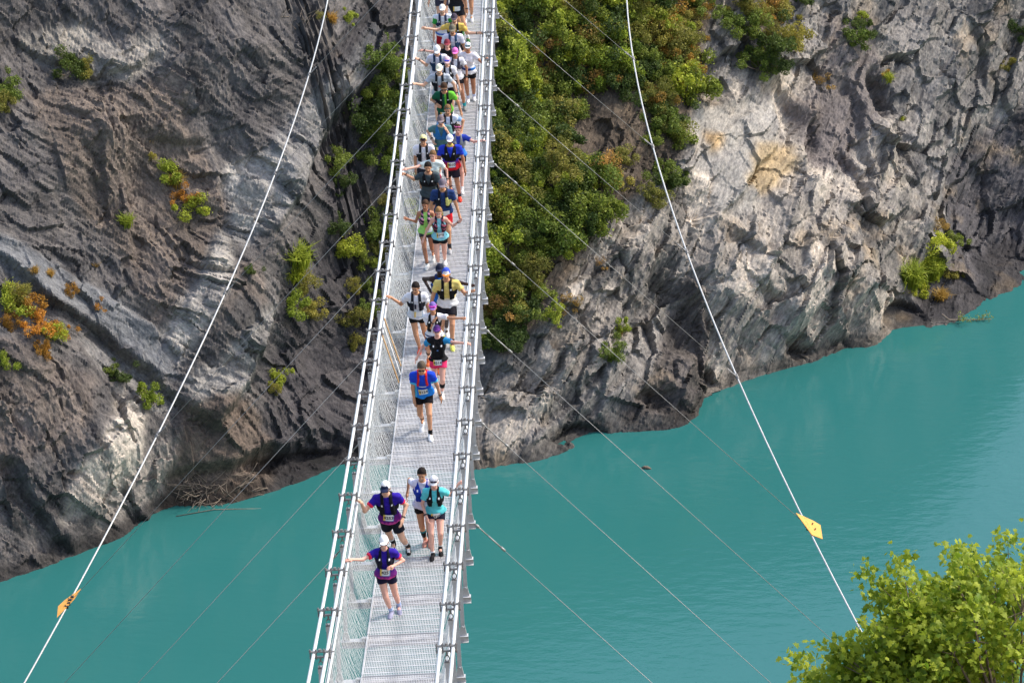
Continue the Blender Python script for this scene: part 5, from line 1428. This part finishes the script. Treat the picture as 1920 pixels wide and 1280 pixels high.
scatter([(930,-30),(1150,-30),(1180,130),(1110,190),(1060,300),(1130,330),(1150,400),(1080,440),(1030,500),(940,560),(890,470),(900,200)], 33, [('green',5),('dark',4),('lime',3),('olive',3),('tan',1)], (.6,1.3), THK, 'thicket on the slope', 31)
scatter([(1090,-30),(1330,-30),(1345,60),(1300,90),(1330,150),(1270,200),(1270,290),(1220,230),(1180,190),(1150,120)], 33, [('green',4),('dark',2),('lime',2),('olive',4),('autumn',1)], (.75,1.15), 'under the guy cable above the pale bluff', 'shrubs under the guy cable', 32)
scatter([(1170,10),(1310,10),(1310,110),(1240,120)], 34, [('autumn',2),('olive',2),('dry',4),('tan',1)], (.6,1.0), 'in the autumn-coloured patch above the bluff', 'autumn patch', 33)
scatter([(1370,-20),(1470,-20),(1500,70),(1510,110),(1440,140),(1390,120)], 34, [('green',3),('olive',3),('tan',2),('dark',1)], (.65,1.0), 'on the ledge above the smooth slabs', 'shrubs on the ledge', 34)
scatter([(900,540),(1000,520),(1020,570),(960,650),(905,680)], 32, [('green',3),('dark',2),('olive',2),('tan',1)], (.7,1.1), 'low on the slope by the bridge net', 'shrubs low on the slope', 35)
scatter([(1150,290),(1180,300),(1170,370),(1130,410),(1120,350)], 32, [('olive',3),('tan',2)], (.6,.9), 'on bare soil by the thicket edge', 'soil shrubs', 36)
scatter([(690,120),(770,100),(765,330),(720,320),(690,250),(675,190)], 32, [('dark',3),('green',4),('lime',1)], (.75,1.1), 'behind the bridge on the scree side', 'shrubs behind the bridge', 37)
scatter([(1205,190),(1280,190),(1250,300),(1225,290)], 30, [('green',3),('dark',2)], (.6,.9), 'hanging over the edge of the pale bluff', 'bluff edge shrubs', 38)
scatter([(700,330),(790,330),(780,520),(690,560)], 46, [('green',2),('olive',2),('lime',1)], (.45,.7), 'in the dark gully behind the bridge', 'gully shrubs', 39)
for px, k, r, wh in [
 ((557,492),'grass',1.35,'in the dark gully beside the scree'), ((552,520),'grass',.9,'below the biggest grass tuft in the gully'), ((570,545),'olive',.75,'in the gully under the grass tufts'), ((545,580),'lime',.65,'low in the gully under the grass tufts'), ((580,590),'olive',.8,'among the grass tufts in the gully'), ((625,432),'dark',.75,'alone in the dark gully'), ((628,310),'green',.7,'high in the dark gully'), ((640,350),'dark',.6,'just under another shrub in the gully'), ((690,300),'green',.8,'where the gully meets the bridge'), ((710,440),'green',.75,'beside the bridge in the gully'), ((655,480),'lime',.7,'in the middle of the gully'), ((690,490),'green',.7,'half way down the gully by the bridge'), ((660,545),'olive',.55,'low in the gully'), ((690,585),'green',.6,'low in the gully by the bridge net'), ((665,610),'olive',.65,'just above the gully floor'), ((665,650),'olive',.55,'on the gully floor'), ((525,715),'lime',.55,'on dark rock above the driftwood cove'), ((515,735),'olive',.35,'on dark rock above the driftwood cove'),
 ((325,325),'lime',.7,'at the head of the scree rib'), ((330,345),'dry',.9,'on the scree rib'), ((350,375),'rust',.6,'on the scree rib below a yellow-green shrub'), ((357,392),'lime',.75,'at the foot of the scree rib'), ((280,300),'olive',.4,'on bare scree above the rib'), ((237,420),'grass',.85,'alone on bare scree'), ((135,132),'dark',.95,'alone under the pale rock step'), ((165,135),'olive',.5,'beside the dark shrub under the rock step'), ((4,180),'green',.8,'at the edge of the upper scree'), ((2,205),'olive',.6,'at the edge of the upper scree'),
 ((70,622),'rust',.75,'in the orange patch on the scree'), ((97,635),'lime',.65,'in the orange patch on the scree'), ((115,625),'rust',.5,'beside the orange patch'), ((60,590),'rust',.7,'at the top of the orange patch'), ((15,575),'lime',.8,'beside the orange patch on the scree'), ((35,570),'olive',.75,'above the orange patch'), ((20,610),'rust',.5,'at the side of the orange patch'), ((80,660),'rust',.45,'at the bottom of the orange patch'), ((132,552),'rust',.35,'alone below the grey slab'), ((185,572),'rust',.35,'alone on the grey slab'), ((95,515),'dry',.45,'on top of the grey slab'), ((65,510),'dry',.5,'on top of the grey slab'), ((205,698),'green',.45,'on scree under the grey slab'), ((228,712),'dark',.5,'on scree under the grey slab'), ((284,755),'lime',.75,'alone beside the pale rock band'), ((10,688),'lime',.5,'at the edge of the lower scree'), ((180,500),'dry',.3,'on the upper side of the grey slab'), ((470,510),'dark',.3,'on scree beside the guy cable'),
 ((1725,505),'grass',1.5,'on the ledge over the water'), ((1745,480),'lime',.9,'behind the tall grass on the water ledge'), ((1710,530),'grass',1.3,'on the low edge of the water ledge'), ((1748,515),'grass',1.2,'on the outer end of the water ledge'), ((1730,545),'lime',.7,'at the lip of the water ledge'), ((1790,455),'green',.5,'on dark rock by the water ledge'), ((1785,520),'olive',.6,'on dark rock by the water ledge'), ((1755,430),'tan',.6,'above the water ledge'), ((1765,560),'dry',.8,'at the waterline under the ledge'),
 ((1040,602),'lime',.6,'on the bluff above the cove'), ((1158,622),'lime',.5,'beside the dark debris cone'), ((1160,628),'dry',.5,'beside the dark debris cone'), ((1143,668),'green',.7,'low on the bluff by the debris cone'), ((1128,500),'tan',.4,'on the bluff face'), ((1070,580),'tan',.6,'on the bluff above the cove'), ((1665,150),'grass',.55,'in a crack of the upper rock face'), ((1660,140),'rust',.35,'in a crack of the upper rock face'), ((1605,75),'green',.75,'on the upper rock face'), ((1620,55),'dark',.6,'on the upper rock face'), ((1545,160),'tan',.6,'in the shaded chute of the upper rock face'), ((1612,30),'lime',.4,'at the top of the upper rock face'), ((1510,5),'dark',.5,'at the head of the bluff'), ((1690,225),'grass',.3,'on the rock face under the cracks'), ((1905,65),'dark',.7,'at the edge of the upper rock face'), ((1895,130),'olive',.5,'at the edge of the upper rock face'), ((1255,350),'dark',.8,'on the bluff beside the guy cable'), ((1240,335),'green',.9,'on the bluff beside the guy cable'), ((1225,375),'olive',.7,'on the bluff below the guy cable clamp'), ((1275,340),'green',.6,'on the bluff edge by the guy cable'), ((620,40),'dry',.6,'under the upper guy cable'), ((655,38),'lime',.45,'on the upper scree by the guy cable'), ((600,35),'olive',.35,'on the upper scree by the guy cable'), ((285,265),'dry',.3,'on bare scree')]:
    plant(px, k, r, wh, 'single plants')

# ------------------------------------------------------------------ driftwood, log, twigs
def stick(px, length, ang, lift, r0, seed, bends=4, name='branch', parent=None, mat='drift', base=None):
    r_ = random.Random(seed)
    P = base if base is not None else cliff_hit(px)[0] + EN * lift
    d = EU * math.cos(ang) + EV * math.sin(ang) * .7 + EN * r_.uniform(-.15, .35)
    d /= np.linalg.norm(d); pts = [P.copy()]
    for k in range(bends):
        d = d + np.array([r_.uniform(-.35, .35) for _ in range(3)]); d /= np.linalg.norm(d)
        pts.append(pts[-1] + d * length / bends)
    mb = MB(); mb.tube(pts, np.linspace(r0, r0 * .35, len(pts)), 5)
    return mb, pts
pile = add('driftwood_pile', None, label='tangled heap of pale driftwood branches on the shore of the cove', category='driftwood')
rp = random.Random(3)
for k in range(85):
    px = (rp.gauss(375, 26), rp.gauss(925, 15))
    mb, _ = stick(px, rp.uniform(.5, 1.5), rp.uniform(0, 6.28), rp.uniform(.0, .25), rp.uniform(.012, .03), 900 + k)
    add('branch', mb.mesh('branch', MAT['drift'], True), pile)
for k in range(14):
    px = (rp.uniform(400, 480), rp.uniform(880, 940))
    mb, _ = stick(px, rp.uniform(.8, 1.8), rp.uniform(-.5, .8), .1, rp.uniform(.015, .035), 1900 + k)
    add('branch', mb.mesh('branch', MAT['drift'], True), pile)
w0 = water_pt((330, 968)); w1 = water_pt((505, 952))
mb = MB(); mb.tube([w0 + [0, 0, .02], w0 * .6 + w1 * .4 + [0, .3, .05], w1 + [0, 0, -.02]], [.022, .02, .01], 6)
add('floating_branch', mb.mesh('floating_branch', MAT['drift'], True), label='long thin branch floating in front of the driftwood heap', category='branch')
c0 = water_pt((1203, 877)); c1 = water_pt((1221, 879))
mb = MB(); mb.tube([c0 + [0, 0, .02], c0 * .7 + c1 * .3 + [0, 0, .06], c0 * .3 + c1 * .7 + [0, 0, .05], c1 + [0, 0, .01]], [.03, .09, .085, .025], 8)
mb.tube([c0 * .5 + c1 * .5, c0 * .5 + c1 * .5 + [.05, .05, .16]], [.03, .015], 5)
add('floating_log', mb.mesh('floating_log', MAT['bark'], True), label='short dark log floating alone on the open lake', category='log')
fb = add('fallen_branch', None, label='pale leafy branch lying on the water under the grassy ledge', category='branch')
a0 = water_pt((1780, 606)); a1 = water_pt((1860, 600))
mb = MB(); mb.tube([a0 + [-.4, .1, .5], a0 + [0, 0, .2], a0 * .5 + a1 * .5 + [0, 0, .12], a1 + [0, 0, .05]], [.05, .045, .03, .012], 6)
rb = random.Random(8); lp = []
for k in range(12):
    t = rb.uniform(.1, 1); p = a0 * (1 - t) + a1 * t + np.array([0, 0, .1]); q = p + np.array([rb.uniform(-.1, .4), rb.uniform(-.5, .5), rb.uniform(0, .35)])
    mb.tube([p, q], [.016, .006], 4); lp += [q + np.array([rb.gauss(0, .1) for _ in range(3)]) for _ in range(14)]
add('wood', mb.mesh('wood', MAT['drift'], True), fb)
V, Q = leaf_quads(np.array(lp), .07, np.array([0, 0, .5]), np.random.default_rng(4))
add('leaves', mesh_np('leaves', V, Q, False, np.tile(lin((150, 155, 80)), (len(V), 1)), [MAT['leaf']]), fb)
db = add('dead_bush', None, label='bare pale dead bush on the upper scree near the guy cable', category='bush')
for k in range(16):
    mb, pts = stick((rp.gauss(560, 16), rp.gauss(45, 7)), rp.uniform(.5, 1.3), rp.uniform(.2, 2.9), .1, rp.uniform(.012, .028), 2900 + k)
    add('branch', mb.mesh('branch', MAT['drift'], True), db)

# ------------------------------------------------------------------ planks and pole stowed in the net
def on_plane_x(px, X):
    d = ray(px); return CAM + d * ((X - CAM[0]) / d[0])
for nm, a, b, m, w, lab in [('plank', (720.5, 597), (751.7, 686), 'plank', .055, 'narrow raw wooden plank leaning in the net, on the far side of the white pole'), ('plank', (716.6, 628), (747.8, 717), 'plank', .06, 'narrow raw wooden plank leaning in the net, on the near side of the white pole'), ('pole', (719, 612), (750, 702), 'white', .045, 'white pole leaning in the net between two raw wooden planks')]:
    A = on_plane_x(a, -.90); B_ = on_plane_x(b, -.60)
    mb = MB()
    if nm == 'plank': mb.bar(A, B_, w, .022, up=(1, 0, .3))
    else: mb.tube([A, B_], w / 2, 8)
    add(nm, mb.mesh(nm, MAT[m]), label=lab, category=nm)

# ------------------------------------------------------------------ tree on the near bank
tr = np.random.default_rng(77)
tree = add('maple_tree', None, label='broad-leaved tree with bright yellow-green leaves beside the lake, in front of the guy cable', category='tree')
DT = 60.0
def at(px, D):
    d = ray(px); return CAM + d / np.linalg.norm(d) * D
root_xy = at((1960, 1560), DT)
gz = bank_z(0, root_xy[1]) - .8
fork = at((1905, 1480), DT)
trunk = MB(); trunk.tube([np.array([root_xy[0] + .3, root_xy[1], gz]), np.array([root_xy[0] + .1, root_xy[1], (gz + fork[2]) / 2]), fork], [.24, .19, .13], 10)
TX, TY = 26, 44
tips = [((1500,1266),.2),((1540,1262),-.3),((1610,1195),.4),((1650,1168),0),((1665,1220),-.5),((1700,1100),.3),((1712,1085),-.2),((1745,1150),-.7),((1770,1050),.1),((1800,1025),.5),((1835,1030),-.4),((1860,1015),.2),((1890,1050),-.6),((1915,1030),.4),((1960,1040),0),((1990,1100),.5),((1870,1120),.8),((1800,1110),-.9),((1740,1215),.6),((1820,1200),.2),((1900,1160),-.5),((1950,1200),.6),((1690,1265),.3),((1620,1262),-.2),((1770,1270),-.6),((1850,1270),.7),((2030,1180),0),((2050,1300),.3),((1930,1290),-.4),((1600,1310),.4),((1720,1330),-.3)] + [((x - TX + 38, y - TY), tr.uniform(-.6, .6)) for x, y in ((1500,1270),(1525,1258),(1545,1248),(1575,1255),(1600,1218),(1625,1198),(1660,1190),(1690,1205),(1700,1245),(1640,1250),(1590,1285),(1735,1240),(1650,1110),(1672,1085),(1700,1120),(1715,1075),(1750,1130),(1640,1150))]
clusters = []
for (px, dz_) in tips:
    e = at((px[0] + TX, px[1] + TY), DT + dz_ * 1.6)
    m1 = fork * .62 + e * .38 + tr.normal(size=3) * .12 + np.array([0, 0, .15]); m2 = fork * .28 + e * .72 + tr.normal(size=3) * .10 + np.array([0, 0, .12])
    trunk.tube([fork, m1, m2, e], [.055, .036, .022, .007], 6)
    for q in range(8):
        c = e + tr.normal(size=3) * np.array([.22, .30, .15]) if q < 4 else m2 * (1 - q * .06) + e * (q * .06) + tr.normal(size=3) * np.array([.22, .28, .16])
        trunk.tube([m2 * .5 + e * .5, c], [.012, .004], 4, False)
        clusters.append(c)
add('trunk', trunk.mesh('trunk', MAT['bark'], True), tree)
lv = []
for c in clusters:
    n = 42
    lv.append(c + tr.normal(size=(n, 3)) * np.array([.15, .17, .11]))
P = np.vstack(lv); n = len(P)
shape = np.array([(0, -.5), (.22, -.38), (.55, -.28), (.30, .02), (.48, .30), (.18, .26), (0, .62), (-.18, .26), (-.48, .30), (-.30, .02), (-.55, -.28), (-.22, -.38)])
nr = tr.normal(size=(n, 3)) * .75 + np.array([.25, -.35, .8]); nr /= np.linalg.norm(nr, axis=1)[:, None]
a = np.cross(nr, tr.normal(size=(n, 3))); a /= np.linalg.norm(a, axis=1)[:, None]; b = np.cross(nr, a)
sz = tr.uniform(.08, .14, n)
V = P[:, None] + sz[:, None, None] * (shape[None, :, :1] * a[:, None] + shape[None, :, 1:] * b[:, None] - .18 * np.abs(shape[None, :, :1]) * nr[:, None])
Vc = P[:, None] + 0 * V[:, :1]
V = np.concatenate([V, Vc], 1).reshape(-1, 3)
i = np.arange(n)[:, None, None] * 13
tri = np.stack([np.arange(12), (np.arange(12) + 1) % 12, np.full(12, 12)], -1)[None]
w = np.clip(tr.normal(.5, .27, n), 0, 1)[:, None]
c = lin((98, 128, 36)) * (1 - w) + lin((176, 188, 66)) * w
add('crown', mesh_np('crown', V, (i + tri).reshape(-1, 3), False, np.repeat(c, 13, 0), [MAT['tree_leaf']]), tree)
